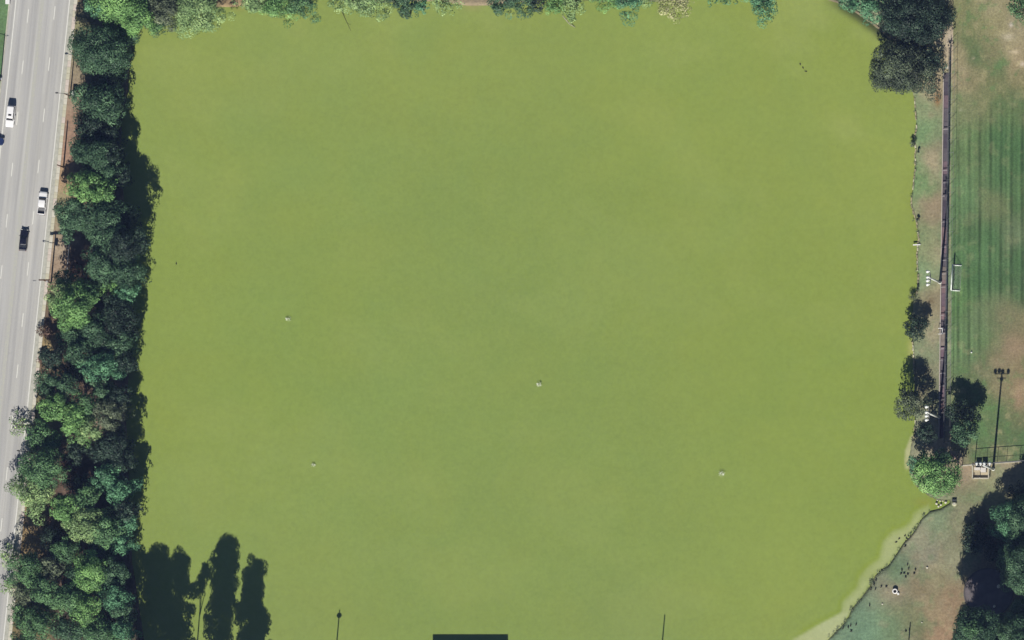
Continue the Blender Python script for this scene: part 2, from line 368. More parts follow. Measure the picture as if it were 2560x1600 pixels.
def field_c(X, Y, PX, PY):
    cy = np.clip(PY, -60, 1300)
    C = idw(PX, cy, FCTL, 22, 10, 1.4)
    g0 = C.mean(-1, keepdims=True); C = (C * .84 + g0 * .16) * np.array([.76, .76, .74])
    q = fbm(PX, PY, 260, 41, 2) * 3
    st = np.sin((PX + q) * 2 * math.pi / 27.0) * 0.6 + np.sin((PX + q) * 2 * math.pi / 13.2 + 1.0) * 0.6 + vnoise(PX, PY * 0.02, 6, 44) * 0.7
    grn = np.clip((C[..., 1] / (C[..., 0] + 1e-6) - 1.05) * 2.0, 0, 1)
    fade = sstep(180, 300, PY) * (1 - sstep(820, 980, PY) * 0.8)
    brk = np.clip(0.8 + 0.5 * fbm(PX, PY, 40, 45), 0.2, 1.3)
    C = C * (1 + 0.34 * st * grn * fade * brk)[..., None]
    n1 = fbm(PX, PY, 20, 51); n2 = fbm(PX, PY, 6, 52, 3); n3 = fbm(PX, PY * 0.25, 5, 53, 2)
    dry = np.clip(1.2 - 0.9 * fade, 0.15, 1)
    C = blend(C, rgb3(184, 174, 142), sstep(0.12, 0.5, n1) * 0.4 * dry); C = C * np.array([1.03, 1.03, .88])
    C = blend(C, rgb3(100, 138, 84), sstep(0.15, 0.5, -n1) * 0.5 * dry)
    C = C * (1 + 0.14 * n2 + 0.08 * n3)[..., None]
    for (x, y, rx, ry, c, s) in ((2535, 868, 42, 36, (176, 150, 124), .55), (2500, 905, 26, 18, (170, 148, 120), .4), (2550, 985, 16, 50, (176, 146, 120), .45), (2528, 62, 5, 6, (228, 216, 204), .7), (2520, 92, 16, 9, (205, 195, 170), .6), (2536, 130, 12, 5, (225, 208, 176), .6), (2556, 160, 6, 6, (238, 222, 200), .7), (2434, 145, 4, 3, (205, 195, 165), .6), (2402, 275, 5, 3, (190, 190, 160), .5), (2545, 1000, 12, 30, (168, 142, 114), .5)):
        C = blend(C, rgb3(*c), np.exp(-(((PX - x) / rx) ** 2 + ((PY - y) / ry) ** 2) * 1.2) * s)
    rail = np.exp(-((PX - 2391 + PY * 0.012 - 4) / 1.6) ** 2) * sstep(150, 260, PY) * (1 - sstep(850, 1000, PY))  # darker line painted in as the shadow of the fence's outer rail
    C = blend(C, rgb3(96, 120, 82), rail * 0.45)
    return np.clip(C, 0.004, 0.8)
def kerb_y(px): return 1164.5 - (px - 2403) * 0.0723
fx = span(W(2378, 0)[0], W(2800, 0)[0], 0.24); fy = span(W(0, 1170)[1], W(0, -70)[1], 0.4)
grid_obj('playing_field', fx, fy, lambda X, Y, PX, PY: np.full(X.shape, 0.03) + 0.0 * X, field_c, painted_mat('field_mat', 0.12, 0.30, 0.10, 2.2),
         mask=lambda PX, PY: (PY < kerb_y(PX) - 1) & (PX > chan_x(PY) + 14) & ((PX > 2404) | (PY < 1130)))

# the lake
WCTL = [(400, 200, 150, 168, 92), (400, 420, 146, 166, 88), (700, 400, 143, 162, 82), (700, 150, 150, 166, 92), (1200, 80, 150, 166, 92), (1200, 200, 147, 164, 86), (1200, 450, 135, 158, 86), (1250, 700, 134, 157, 88), (1000, 1000, 137, 160, 85), (700, 900, 139, 162, 80), (450, 700, 144, 165, 82), (430, 1000, 146, 165, 80), (600, 1300, 143, 164, 90),
        (700, 1550, 142, 160, 90), (1200, 1400, 136, 158, 88), (1200, 1560, 138, 160, 88), (1700, 300, 147, 165, 80), (1500, 500, 139, 159, 83), (1850, 600, 143, 161, 78), (2000, 900, 141, 162, 76), (2200, 500, 153, 168, 82), (2230, 700, 142, 160, 76), (2100, 1200, 146, 166, 80), (1900, 1400, 148, 168, 85), (1850, 1560, 150, 166, 84), (1640, 1585, 132, 152, 92), (1600, 1250, 136, 158, 85), (1500, 950, 136, 158, 84),
        (2240, 350, 158, 172, 88), (2240, 270, 152, 168, 82), (2000, 80, 148, 164, 78), (1700, 60, 150, 168, 92), (2000, 250, 150, 167, 84), (2250, 1000, 144, 164, 72), (2250, 1150, 140, 160, 70), (450, 60, 154, 168, 90)]
SHELF = [(1975, 1605), (1983, 1598), (2012, 1582), (2043, 1563), (2072, 1548), (2103, 1531), (2108, 1505), (2125, 1488), (2144, 1469), (2149, 1443), (2175, 1414), (2199, 1398), (2205, 1374), (2209, 1354), (2231, 1330), (2260, 1320), (2277, 1306), (2286, 1282), (2320, 1262),
         (2324, 1277), (2303, 1296), (2295, 1311), (2286, 1325), (2276, 1339), (2260, 1354), (2237, 1390), (2221, 1412), (2185, 1441), (2178, 1457), (2154, 1493), (2129, 1522), (2105, 1563), (2068, 1600), (2030, 1640), (1940, 1640)]
SHELF2 = [(2264, 1150), (2266, 1125), (2274, 1105), (2280, 1090), (2290, 1090), (2285, 1112), (2280, 1160), (2266, 1170)]
def water_c(X, Y, PX, PY):
    C = idw(PX, PY, WCTL, 190, 60)
    C = blend(C, rgb3(142, 160, 86), np.full(C.shape[:2], .45)); C = C * np.array([1.0, 1.0, .92])
    n0 = fbm(PX, PY, 420, 61, 3); n1 = fbm(PX * 0.55, PY, 60, 62, 4); n2 = fbm(PX, PY, 7, 63, 2)
    C = C * (1 + 0.03 * n1 + 0.02 * n2)[..., None]
    C = blend(C, rgb3(134, 162, 92), sstep(0.2, 0.7, n0) * 0.25)
    C = blend(C, rgb3(154, 168, 78), sstep(0.2, 0.7, -n0) * 0.18)
    stk = fbm(PX * .6 + PY * .25, PY * .9 - PX * .35, 150, 71, 4)
    C = blend(C, rgb3(160, 174, 98), sstep(0.05, 0.5, stk) * (0.16 + 0.30 * sstep(1500, 2200, PX) * (1 - sstep(300, 700, PY)) + 0.2 * (1 - sstep(60, 240, PY))))
    d = seg_dist(PX, PY, SHORE, True)
    e = (1 - sstep(0, 26, d)) * sstep(1800, 2200, PX) * sstep(380, 450, PY) * (1 - sstep(1100, 1200, PY))
    C = blend(C, rgb3(136, 146, 64), e * 0.16)
    e2 = (1 - sstep(0, 40, d)) * (1 - sstep(250, 420, PX)) * 0.35
    C = blend(C, rgb3(120, 130, 62), e2)
    # clear dark water under the curved wall
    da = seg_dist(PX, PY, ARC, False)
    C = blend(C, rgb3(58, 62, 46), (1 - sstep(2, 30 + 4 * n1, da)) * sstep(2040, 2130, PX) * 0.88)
    # pale silt over the shallow shelf in the south east
    s1 = inside(PX, PY, SHELF); ds = seg_dist(PX, PY, SHELF, True)
    soft = 3 + 9 * sstep(1560, 1500, PY)
    soft = np.where(PY < 1520, 10.0, 3.5)
    m = np.where(s1, 0.55 + 0.45 * np.clip(ds / soft, 0, 1), 0.55 * (1 - np.clip(ds / soft, 0, 1)))
    C = blend(C, rgb3(184, 192, 140), m * np.clip(0.82 + 0.35 * n1, 0, 1) * np.where(PY > 1530, 1.0, 0.75))
    out_e = np.exp(-((ds - 7) / 6.0) ** 2) * (~s1) * sstep(1980, 2010, PX)
    C = blend(C, rgb3(140, 158, 52), out_e * 0.5)
    s2 = inside(PX, PY, SHELF2); d2 = seg_dist(PX, PY, SHELF2, True)
    C = blend(C, rgb3(196, 196, 150), np.where(s2, 1.0, 1 - np.clip(d2 / 6.0, 0, 1)) * 0.8)
    for (x, y, rx, ry, c, s) in ((1182, 16, 26, 10, (170, 158, 110), .5), (598, 16, 22, 12, (160, 150, 80), .5), (2283, 745, 8, 14, (170, 160, 100), .5), (2278, 870, 10, 30, (190, 188, 120), .6), (2240, 430, 60, 70, (158, 170, 82), .35), (328, 935, 8, 18, (120, 115, 60), .6), (2310, 1255, 30, 12, (150, 150, 70), .5)):
        C = blend(C, rgb3(*c), np.exp(-(((PX - x) / rx) ** 2 + ((PY - y) / ry) ** 2) * 1.2) * s)
    return np.clip(C, 0.003, 0.8)
def water_mat():
    m, n, p = principled('water_mat', 0.25, 0.25)
    a = n.nodes.new('ShaderNodeAttribute'); a.attribute_name = 'Col'; v = objvec(n)
    f = noise(n, 0.9, 6, 0.75, v); f2 = noise(n, 0.06, 4, 0.6, v, 0.8)
    c = mix(n, a.outputs['Color'], ramp(n, f, [(0.25, (0.90,) * 3), (0.75, (1.10,) * 3)]), 1.0, 'MULTIPLY')
    c = mix(n, c, ramp(n, f2, [(0.3, (0.97, 0.99, 1.0)), (0.7, (1.03, 1.01, 0.97))]), 1.0, 'MULTIPLY')
    n.links.new(c, p.inputs['Base Color'])
    b = n.nodes.new('ShaderNodeBump'); b.inputs['Strength'].default_value = 0.25; b.inputs['Distance'].default_value = 0.05
    n.links.new(noise(n, 1.6, 4, 0.6, v), b.inputs['Height']); n.links.new(b.outputs[0], p.inputs['Normal'])
    return m
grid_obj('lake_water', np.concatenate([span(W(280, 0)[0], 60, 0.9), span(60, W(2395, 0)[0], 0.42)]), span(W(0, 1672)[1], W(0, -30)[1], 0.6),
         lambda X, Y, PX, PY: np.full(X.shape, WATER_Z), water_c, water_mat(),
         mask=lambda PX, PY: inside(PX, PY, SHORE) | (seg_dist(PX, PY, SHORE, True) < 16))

# ------------------------------------------------------------------ the road
RTH = -math.atan(0.1035)
ROX, ROY = W(173 - 0.1035 * 800, 800)
RC = math.cos(RTH)
def road_local(off): return off * S * RC
def road_obj(name, mb, mats, z=0.0, parent=None, kind='structure'):
    o = mb.build(name, mats, parent)
    if parent is None: o.location = (ROX, ROY, 0); o.rotation_euler = (0, 0, RTH)
    if kind and parent is None: tag(o, kind=kind)
    return o
RL = 420.0
def strip(x0, x1, z0, z1, y0=-RL, y1=RL):
    mb = MB(); mb.box(((x0 + x1) / 2, (y0 + y1) / 2, (z0 + z1) / 2), (x1 - x0, y1 - y0, z1 - z0)); return mb
def asphalt_mat():
    m, n, p = principled('asphalt', 0.85, 0.2)
    v = objvec(n, (1.0, 0.012, 1)); v2 = objvec(n); v3 = objvec(n, (0.5, 0.06, 1))
    st = ramp(n, noise(n, 0.9, 4, 0.6, v), [(0.30, alb(178, 177, 174)[:3]), (0.5, alb(194, 193, 189)[:3]), (0.72, alb(208, 207, 202)[:3])])
    c = mix(n, st, ramp(n, noise(n, 6, 5, 0.75, v2), [(0.3, (0.88,) * 3), (0.7, (1.10,) * 3)]), 1.0, 'MULTIPLY')
    c = mix(n, c, ramp(n, noise(n, 0.6, 5, 0.7, v3), [(0.35, (0.93,) * 3), (0.7, (1.05,) * 3)]), 1.0, 'MULTIPLY')
    sx = n.nodes.new('ShaderNodeSeparateXYZ'); n.links.new(v2, sx.inputs[0])
    wv = n.nodes.new('ShaderNodeMath'); wv.operation = 'SINE'
    ml = n.nodes.new('ShaderNodeMath'); ml.operation = 'MULTIPLY_ADD'; ml.inputs[1].default_value = 2 * math.pi / (33 * S); ml.inputs[2].default_value = -1.2
    n.links.new(sx.outputs[0], ml.inputs[0]); n.links.new(ml.outputs[0], wv.inputs[0])
    mr = n.nodes.new('ShaderNodeMapRange'); mr.inputs['From Min'].default_value = -1; n.links.new(wv.outputs[0], mr.inputs[0])
    c = mix(n, c, ramp(n, mr.outputs[0], [(0.0, (1.03, 1.03, 1.02)), (1.0, (0.92, 0.925, 0.94))]), 1.0, 'MULTIPLY')
    c = mix(n, c, ramp(n, noise(n, 0.35, 6, 0.75, v2, 1.5), [(0.62, (1, 1, 1)), (0.74, (0.86, 0.86, 0.86))]), 1.0, 'MULTIPLY')
    n.links.new(c, p.inputs['Base Color']); return m
road = road_obj('road', strip(road_local(-150), road_local(3), -0.4, 0.03), asphalt_mat())
def worn(name, rgb, cover):
    m, n, p = principled(name, 0.8, 0.2)
    f = noise(n, 2.2, 6, 0.8, objvec(n))
    n.links.new(ramp(n, f, [(cover - 0.12, alb(186, 186, 184)[:3]), (cover + 0.12, alb(*rgb)[:3])]), p.inputs['Base Color']); return m
LINEM = worn('road_paint', (238, 238, 230), 0.36)
BANDM = worn('worn_yellow_paint', (197, 197, 182), 0.5)
for a, b, m, nm in ((0, 2.2, LINEM, 'edge_line'), (-134, -131.6, LINEM, 'edge_line'), (-71, -62.5, BANDM, 'centre_band')):
    road_obj(nm, strip(road_local(a), road_local(b), 0.031, 0.052), m, parent=road)
dm = MB(); dm.box((0, 0, 0), (0.20, 3.2, 0.02)); dme = dm.mesh('lane_dash', LINEM)
def road_y(py): return ((800 - py) * S) / RC
for off, first in ((-33.5, 35.5), (-99, 50)):
    k = -4
    while first + k * 128 < 1990:
        put('lane_dash', dme, road, (road_local(off), road_y(first + k * 128), 0.045)); k += 1
# concrete shoulder and footway east of the road
road_obj('shoulder', strip(road_local(3), road_local(12.2), -0.4, 0.036), plain('shoulder_concrete', (190, 190, 178), 0.9, 0.15, 0.16, 1.1))
fw = road_obj('footpath', strip(road_local(12.4), road_local(21.2), -0.4, 0.08), plain('joint_grit', (120, 112, 95), 0.95, 0.1, 0.2, 3))
slabm = [plain('slab_pale', (218, 214, 198), 0.9, 0.15, 0.07, 1.3), plain('slab_cream', (208, 204, 180), 0.9, 0.15, 0.09, 1.1), plain('slab_pink', (218, 206, 194), 0.9, 0.15, 0.09, 1.1)]
sl_me = []
for m in slabm:
    b = MB(); b.box((0, 0, 0), (road_local(8.5), 1.46, 0.07)); sl_me.append(b.mesh('slab', m))
rr = random.Random(3)
for k in range(-58, 59):
    o = put('slab', sl_me[min(2, int(rr.random() * 3))], fw, (road_local(16.8), k * 1.5, 0.095 + rr.uniform(-.006, .008)), rr.uniform(-.004, .004))
road_obj('kerb', strip(road_local(-150.5), road_local(-147), -0.4, 0.14), CONC2)

# ------------------------------------------------------------------ trees
def lean(x, y): return ((x - NX) / H, (y - NY) / H)
TR = np.random.RandomState(11)
def crown_quads(r, ch, cover, leaf, rs, lobe_k=0.30, sx=1.0, sy=1.0, column=0.0, irr=1.0):
    """clumps of leaves over a dome (or, with column > 0, up a tall spindle that long)"""
    nl = int((26 + r * r * 2.1) * (1 + column / (2.2 * r))); a = rs.rand(3) * 6.28
    P = []; T = []
    for k in range(nl):
        th = rs.rand() * 2 * math.pi; u = rs.rand() ** 0.5; zz = rs.rand()
        R = r * (1 + irr * (0.13 * math.sin(2 * th + a[0]) + 0.12 * math.sin(3 * th + a[1]) + 0.10 * math.sin(7 * th + a[2]))) * (1.0 + (0.14 * irr if rs.rand() < 0.14 else 0.0))
        rl = np.clip(r * lobe_k * rs.uniform(0.5, 1.25), min(0.5, r * .4), 2.1)
        if column:
            v = rs.rand(); R = R * (0.62 + 0.45 * abs(math.sin(math.pi * min(1, v * 0.8 + 0.2))) ** 0.7) * (1 + 0.22 * math.sin(v * 11 + a[0]))
            rad = u * max(R - rl * .6, 0.1); c = np.array([rad * math.cos(th), rad * math.sin(th), ch - column * (1 - v)])
        else:
            rad = u * max(R - rl * 0.7, 0.1); hz = math.sqrt(max(0.0, 1 - (rad / (r * 1.05)) ** 2))
            c = np.array([rad * math.cos(th) * sx, rad * math.sin(th) * sy, ch * (hz * (0.25 + 0.75 * zz ** 0.5) - 0.45 * (1 - hz))])
        m = int(cover * 2 * math.pi * rl * rl / (leaf * leaf) * 0.5)
        d = rs.normal(size=(m, 3)); d[:, 2] = np.abs(d[:, 2]) * 1.1 - 0.4; d /= np.linalg.norm(d, axis=1)[:, None]
        rad2 = rl * (0.62 + 0.42 * rs.rand(m) ** 0.5)
        c0 = c + d * rad2[:, None] * np.array([1, 1, 0.85])
        nrm = d + rs.normal(size=(m, 3)) * 0.34 + np.array([0, 0, 0.1]); nrm /= np.linalg.norm(nrm, axis=1)[:, None]
        up = rs.normal(size=(m, 3)); t1 = np.cross(nrm, up); t1 /= np.linalg.norm(t1, axis=1)[:, None]; t2 = np.cross(nrm, t1)
        s1 = leaf * rs.uniform(0.5, 1.1, m)[:, None] * 0.66; s2 = leaf * rs.uniform(0.45, 0.9, m)[:, None] * 0.66
        P.append(np.stack([c0 - t1 * s1, c0 - t2 * s2, c0 + t1 * s1 * 0.9, c0 + t2 * s2], 1))
        T.append(np.clip(rs.normal(0.5, 0.08, m) + rs.normal(0, 0.22), 0, 1))
    return np.concatenate(P), np.concatenate(T)
def trunk_mb(h, r, rs, n=5, tr=None, off=0.0):
    mb = MB(); t = tr or (0.12 + 0.035 * r); top = Vector((rs.uniform(-.4, .4) - off, rs.uniform(-.4, .4), h * 0.62))
    mid = Vector((top.x * 0.3, top.y * 0.3, h * 0.3))
    mb.tube((0, 0, -0.3), mid, t * 1.25, t, 8); mb.tube(mid, top, t, t * 0.7, 8)
    for k in range(n):
        a = 2 * math.pi * (k + rs.rand() * 0.6) / n; s = mid.lerp(top, rs.uniform(0.4, 1.0))
        e = Vector((math.cos(a) * r * 0.45 - off, math.sin(a) * r * 0.45, h * rs.uniform(0.66, 0.82)))
        e2 = e + Vector((math.cos(a + .3) * r * 0.3, math.sin(a + .3) * r * 0.3, h * 0.08))
        mb.tube(s, e, t * 0.5, t * 0.28, 6); mb.tube(e, e2, t * 0.28, t * 0.08, 5)
    return mb
def tree(px, py, rpx, h, kind, label, group, dens=1.0, name='tree', sx=1.0, sy=1.0, leaf=0.34, cat='tree', bark=None, limbs=5, skirt=False, off=0.0, irr=1.0, flat=1.05, column=0.0, grow=1.12):
    rs = TR; r = rpx * S * (grow if dens >= .8 else 1.0); ch = min(flat * r, h * 0.55); zc = h - ch
    ax, ay = W(px, py); lx, ly = lean(ax, ay); zz = zc + 0.35 * ch
    bx, by = ax - lx * zz, ay - ly * zz
    e = empty(name, (bx, by, 0), 0, label, cat, group)
    P, T = crown_quads(r, ch, 2.6 * dens, leaf, rs, lobe_k=(.34 if column else .28), sx=sx, sy=sy, column=column, irr=irr)
    if skirt:                                     # lower boughs added so the shadow on the water has no gaps
        P2, T2 = crown_quads(r * .82, ch, 1.7 * dens, leaf, rs, column=zc * .8)
        P2[..., 2] -= ch * 1.0; P = np.concatenate([P, P2]); T = np.concatenate([T, T2])
    P[..., 2] += zc; P[..., 0] -= off; e.location.x += off
    c = put('crown', quads_mesh('crown', P, T, LEAF[kind]), e)
    trunk_mb(h, r, rs, limbs, off=off).build('trunk', bark or BARK, e)
    return e
WB = 'trees on the west bank between road and lake'
NB = 'trees along the north shore of the lake'
EP = 'trees in the park east of the lake'
T_ALL = [
 # north west corner and north shore
 (300, -5, 66, 14, 'bright', 'big light green tree at the north west corner of the lake', NB),
 (262, 12, 40, 12, 'teal', 'blue green crown poking west of the big corner tree', NB),
 (350, 45, 46, 13, 'bright', 'light green crown hanging over the dark shade beside the corner tree', NB),
 (405, 20, 48, 12, 'olive', 'brownish olive tree between two light green ones on the corner', NB),
 (398, 58, 32, 9, 'dark', 'small dark tree reaching lowest over the water at the corner', NB),
 (490, 22, 58, 11, 'pale', 'pale green feathery tree right of the olive corner tree', NB, .8),
 (640, -8, 42, 11, 'pale', 'pale green crown just east of the bare muddy gap', NB, .8),
 (690, 4, 46, 11, 'bright', 'bright green tree with frayed edge east of the muddy gap', NB, .9),
 (755, 6, 38, 11, 'mid', 'mid green tree with a dark hollow, east end of the first shore clump', NB),
 (850, -14, 40, 10, 'pale', 'thin pale tree above the sunken branch', NB, .7),
 (915, -8, 46, 11, 'pale', 'pale tree with grey patches beside the two dark lobed trees', NB, .85),
 (1005, -2, 34, 13, 'dark', 'dark blue green tree with a pointed lobe over the water', NB),
 (1012, 28, 16, 10, 'dark', 'small dark crown at the tip of the pointed lobe', NB),
 (1048, 14, 20, 10, 'teal', 'little round blue green crown beside the dark lobed tree', NB),
 (1110, 0, 38, 9, 'pale', 'see-through pale green tree west of the pinkish bank', NB, .5),
 (1268, -12, 42, 14, 'dark', 'dark blue green tree east of the pinkish bank', NB),
 (1312, 2, 34, 12, 'dark', 'darkest crown of the middle shore clump, reaching over the water', NB),
 (1342, 2, 24, 12, 'black', 'small near black crown joined to the middle shore clump', NB),
 (1386, 0, 32, 10, 'bright', 'bright green tree right after the dark middle clump', NB, .8),
 (1432, 10, 36, 9, 'pale', 'pale spindly tree with one long branch drooping into the lake', NB, .6),
 (1430, 45, 14, 4, 'pale', 'tuft of pale leaves at the end of the long drooping branch', NB, .5),
 (1520, -18, 42, 10, 'bright', 'light green tree mostly cut by the top edge, west of the frayed green one', NB, .8),
 (1572, 2, 44, 11, 'teal', 'frayed green tree with drooping twigs beside the sandy coloured tree', NB, .7),
 (1690, 0, 46, 10, 'tan', 'sandy coloured dry tree standing over the shallow water', NB, .55),
 (1630, -22, 34, 9, 'pale', 'pale thin tree behind the sandy coloured one', NB, .6),
 (1800, -16, 30, 11, 'teal', 'low blue green crown between the sandy tree and the round one', NB, .9),
 (1905, 2, 42, 11, 'teal', 'round green tree alone near the start of the curved wall', NB, .85),
 (2135, -4, 36, 10, 'teal', 'blue green tree on the curved wall', NB),
 (2185, 10, 36, 10, 'teal', 'green crown between the curved wall and the huge dark tree', NB),
 # west bank, from north to south
 (272, 125, 66, 13, 'dark', 'dark round tree first below the light corner trees', WB),
 (306, 150, 32, 10, 'dark', 'dark side crown bulging over the water below the corner', WB),
 (235, 150, 34, 11, 'dark', 'dark green crown by the footpath beside the first street lamp shadow', WB),
 (222, 240, 38, 11, 'dark', 'grey green crown beside the white utility cabinet', WB),
 (274, 262, 50, 13, 'dark', 'dull grey green tree with shade on its north side', WB),
 (225, 318, 38, 11, 'black', 'near black crown below the tree with the white cabinet', WB),
 (262, 330, 38, 10, 'black', 'near black tree on the bank in the dark middle of the upper row', WB),
 (232, 385, 52, 13, 'dark', 'dark green tree level with the brown verge', WB),
 (262, 420, 42, 12, 'dark', 'dark tree just above the lime green patch', WB),
 (212, 470, 42, 14, 'bright', 'lime green crown between dark trees, beside the white pickup', WB),
 (262, 478, 30, 13, 'bright', 'smaller lime green crown with a pale tip', WB),
 (200, 525, 48, 13, 'dark', 'dark blue green tree next to the utility pole shadow', WB),
 (178, 560, 34, 11, 'dark', 'low dark crown nearest the footpath below the lime patch', WB),
 (262, 545, 50, 14, 'dark', 'broad dark tree in the widest part of the row', WB),
 (280, 600, 46, 13, 'dark', 'glossy dark blue green tree with small bright spots', WB),
 (316, 612, 44, 14, 'black', 'deep shaded tree that reaches furthest over the lake', WB),
 (262, 660, 46, 13, 'dark', 'teal dark tree east of the white rail', WB),
 (320, 680, 42, 12, 'dark', 'dark crown above the small light green edge tree', WB),
 (318, 728, 28, 11, 'teal', 'small light green crown at the water edge, alone in the shade', WB),
 (292, 722, 24, 10, 'bright', 'light green tuft beside the small edge tree', WB),
 (162, 700, 30, 10, 'mid', 'green crown leaning over the end of the white rail', WB),
 (150, 740, 36, 13, 'pale', 'yellow green half of the bright tree beside the street lamp', WB),
 (188, 762, 54, 14, 'bright', 'largest bright green tree near the middle of the west bank', WB),
 (222, 730, 26, 12, 'mid', 'mid green crown on the shaded side of the bright tree', WB),
 (240, 830, 44, 12, 'dark', 'dark tree directly below the bright middle tree', WB),
 (185, 845, 36, 10, 'dark', 'sunken dark crown beside the brown undergrowth', WB),
 (300, 800, 42, 12, 'black', 'near black crown over the water beside the bright middle tree', WB),
 (305, 860, 38, 11, 'dark', 'dark edge tree with faint grey twigs', WB),
 (225, 920, 30, 12, 'teal', 'green crown with notched lower edge, west half of a pair', WB),
 (275, 915, 34, 12, 'teal', 'green crown over the bank, east half of the notched pair', WB),
 (122, 955, 36, 10, 'dark', 'dull green crown beside the footpath above the diagonal light tree', WB),
 (180, 930, 34, 8, 'black', 'black shaded low crown in the gap left of the notched pair', WB),
 (140, 1020, 36, 12, 'bright', 'upper end of the light green crowns running diagonally to the lake', WB),
 (190, 1055, 44, 12, 'bright', 'widest of the light green crowns running diagonally', WB),
 (225, 1075, 32, 12, 'pale', 'pale lower end of the light green diagonal crowns', WB),
 (215, 1010, 36, 11, 'mid', 'mid green tree north of the diagonal light crowns', WB),
 (278, 1038, 40, 12, 'olive', 'grey olive tree with bare pale twigs on the lake side', WB),
 (100, 1090, 38, 10, 'mid', 'mid green tree beside the footpath under the diagonal crowns', WB),
 (48, 1062, 30, 2.6, 'pale', 'thin pale green tree spreading over the road lane', WB, .3),
 (128, 1110, 28, 9, 'teal', 'little blue green crown at the edge of the dark gap', WB),
 (110, 1170, 50, 12, 'mid', 'rounded mid green tree west of the brown thicket', WB),
 (60, 1185, 28, 9, 'mid', 'green crown whose edge crosses the road edge line', WB, .7),
 (85, 1235, 48, 11, 'pale', 'yellow green tree above the bare brown plot by the footpath', WB, .8),
 (265, 1190, 34, 12, 'teal', 'teal crown east of the brown thicket', WB),
 (300, 1225, 32, 12, 'teal', 'teal lit crown with dark gaps near the water', WB),
 (345, 1212, 16, 8, 'teal', 'tiny bright teal crown sticking out over the lake', WB),
 (215, 1245, 32, 11, 'mid', 'mid green tree in the centre below the brown thicket', WB),
 (165, 1275, 38, 12, 'bright', 'bright green tree east of the bare brown plot', WB),
 (215, 1310, 46, 12, 'pale', 'light olive tree in the middle of the lower row', WB),
 (265, 1325, 38, 12, 'mid', 'mid green tree by the light olive one, toward the lake', WB),
 (318, 1310, 28, 10, 'teal', 'slim teal tree at the water side above the big lake shadows', WB),
 (310, 1360, 26, 10, 'teal', 'small teal tree just above the big lake shadows', WB),
 (128, 1350, 32, 8, 'black', 'black shaded shrubby tree beside the bare plot', WB),
 (165, 1375, 34, 11, 'mid', 'green tree with ragged right side below the bright plot tree', WB),
 (30, 1392, 34, 2.8, 'pale', 'thin grey green tree over the road at the bare plot corner', WB, .34),
 (70, 1425, 44, 11, 'mid', 'mid green tree covering the footpath below the bare plot', WB, .9),
 (225, 1430, 44, 13, 'bright', 'bright green tree in the lower row with dark hollow above it', WB),
 (285, 1430, 36, 12, 'dark', 'dim green tree between the bright one and the lake shadow', WB),
 (18, 1468, 28, 2.6, 'pale', 'sparse grey green tree over the road lane near the bottom', WB, .3),
 (110, 1475, 42, 12, 'mid', 'mid green tree left of the dark hollow', WB),
 (165, 1500, 42, 12, 'mid', 'mid green tree below the dark hollow', WB),
 (55, 1530, 32, 9, 'mid', 'low green tree on the footpath edge near the bottom', WB, .8),
 (220, 1525, 40, 12, 'bright', 'light green tree among mid green ones near the bottom', WB),
 (290, 1495, 34, 12, 'teal', 'teal tree on the edge of the black lake shadow', WB),
 (95, 1560, 46, 12, 'mid', 'broad green tree at the bottom by the footpath', WB),
 (165, 1575, 38, 11, 'dark', 'dark green tree cut by the bottom edge', WB),
 (250, 1585, 42, 12, 'mid', 'green tree cut by the bottom edge, toward the lake', WB),
 (310, 1575, 28, 11, 'teal', 'last teal tree at the bottom beside the lake shadow', WB),
 (60, 1620, 40, 11, 'mid', 'green crown at the very bottom by the road', WB),
 (288, 205, 26, 10, 'black', 'added black shaded crown over the bank between the two upper dark trees', WB),  # dark bank crowns from here added to bring more shade onto the water
 (284, 330, 26, 10, 'black', 'added black shaded crown on the bank under the narrowest upper part', WB),
 (292, 385, 28, 12, 'black', 'added black shaded tree on the bank above the wide dark bulge', WB),
 (304, 440, 28, 10, 'black', 'added black shaded tree on the bank beside the lime green patch', WB),
 (322, 545, 30, 11, 'black', 'added black crown at the outermost dark bulge over the lake', WB),
 (294, 770, 30, 12, 'black', 'added black crown hiding the bank east of the bright middle tree', WB),
 (322, 905, 22, 12, 'black', 'added dim crown at the bank just east of the notched pair', WB),
 (304, 990, 26, 12, 'black', 'added black tree on the bank north of the grey olive tree', WB),
 (292, 1110, 38, 13, 'black', 'added black mass over the bank below the grey olive tree', WB),
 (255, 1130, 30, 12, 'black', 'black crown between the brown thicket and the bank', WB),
 (312, 1150, 28, 12, 'black', 'added black crown above the tiny bright teal one', WB),
 (322, 1275, 26, 12, 'black', 'added black crown on the bank above the slim teal tree', WB),
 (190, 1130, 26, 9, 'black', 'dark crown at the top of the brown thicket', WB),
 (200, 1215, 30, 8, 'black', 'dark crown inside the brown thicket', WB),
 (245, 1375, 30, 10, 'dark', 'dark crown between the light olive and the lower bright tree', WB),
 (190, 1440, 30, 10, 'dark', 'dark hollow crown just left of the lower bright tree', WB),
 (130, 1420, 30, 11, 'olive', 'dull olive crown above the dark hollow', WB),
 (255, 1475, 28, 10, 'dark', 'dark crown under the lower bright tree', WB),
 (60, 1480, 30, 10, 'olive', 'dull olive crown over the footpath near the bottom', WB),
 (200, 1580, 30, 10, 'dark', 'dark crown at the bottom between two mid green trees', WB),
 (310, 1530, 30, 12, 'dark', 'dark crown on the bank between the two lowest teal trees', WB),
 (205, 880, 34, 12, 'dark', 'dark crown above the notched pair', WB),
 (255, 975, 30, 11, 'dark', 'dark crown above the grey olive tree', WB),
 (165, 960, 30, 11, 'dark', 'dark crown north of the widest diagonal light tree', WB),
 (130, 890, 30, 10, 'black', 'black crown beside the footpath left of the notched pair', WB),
 (2520, 1390, 50, 5, 'black', 'added black crown in the heart of the park shade', EP),  # these black park crowns are added to fill out the dark shade
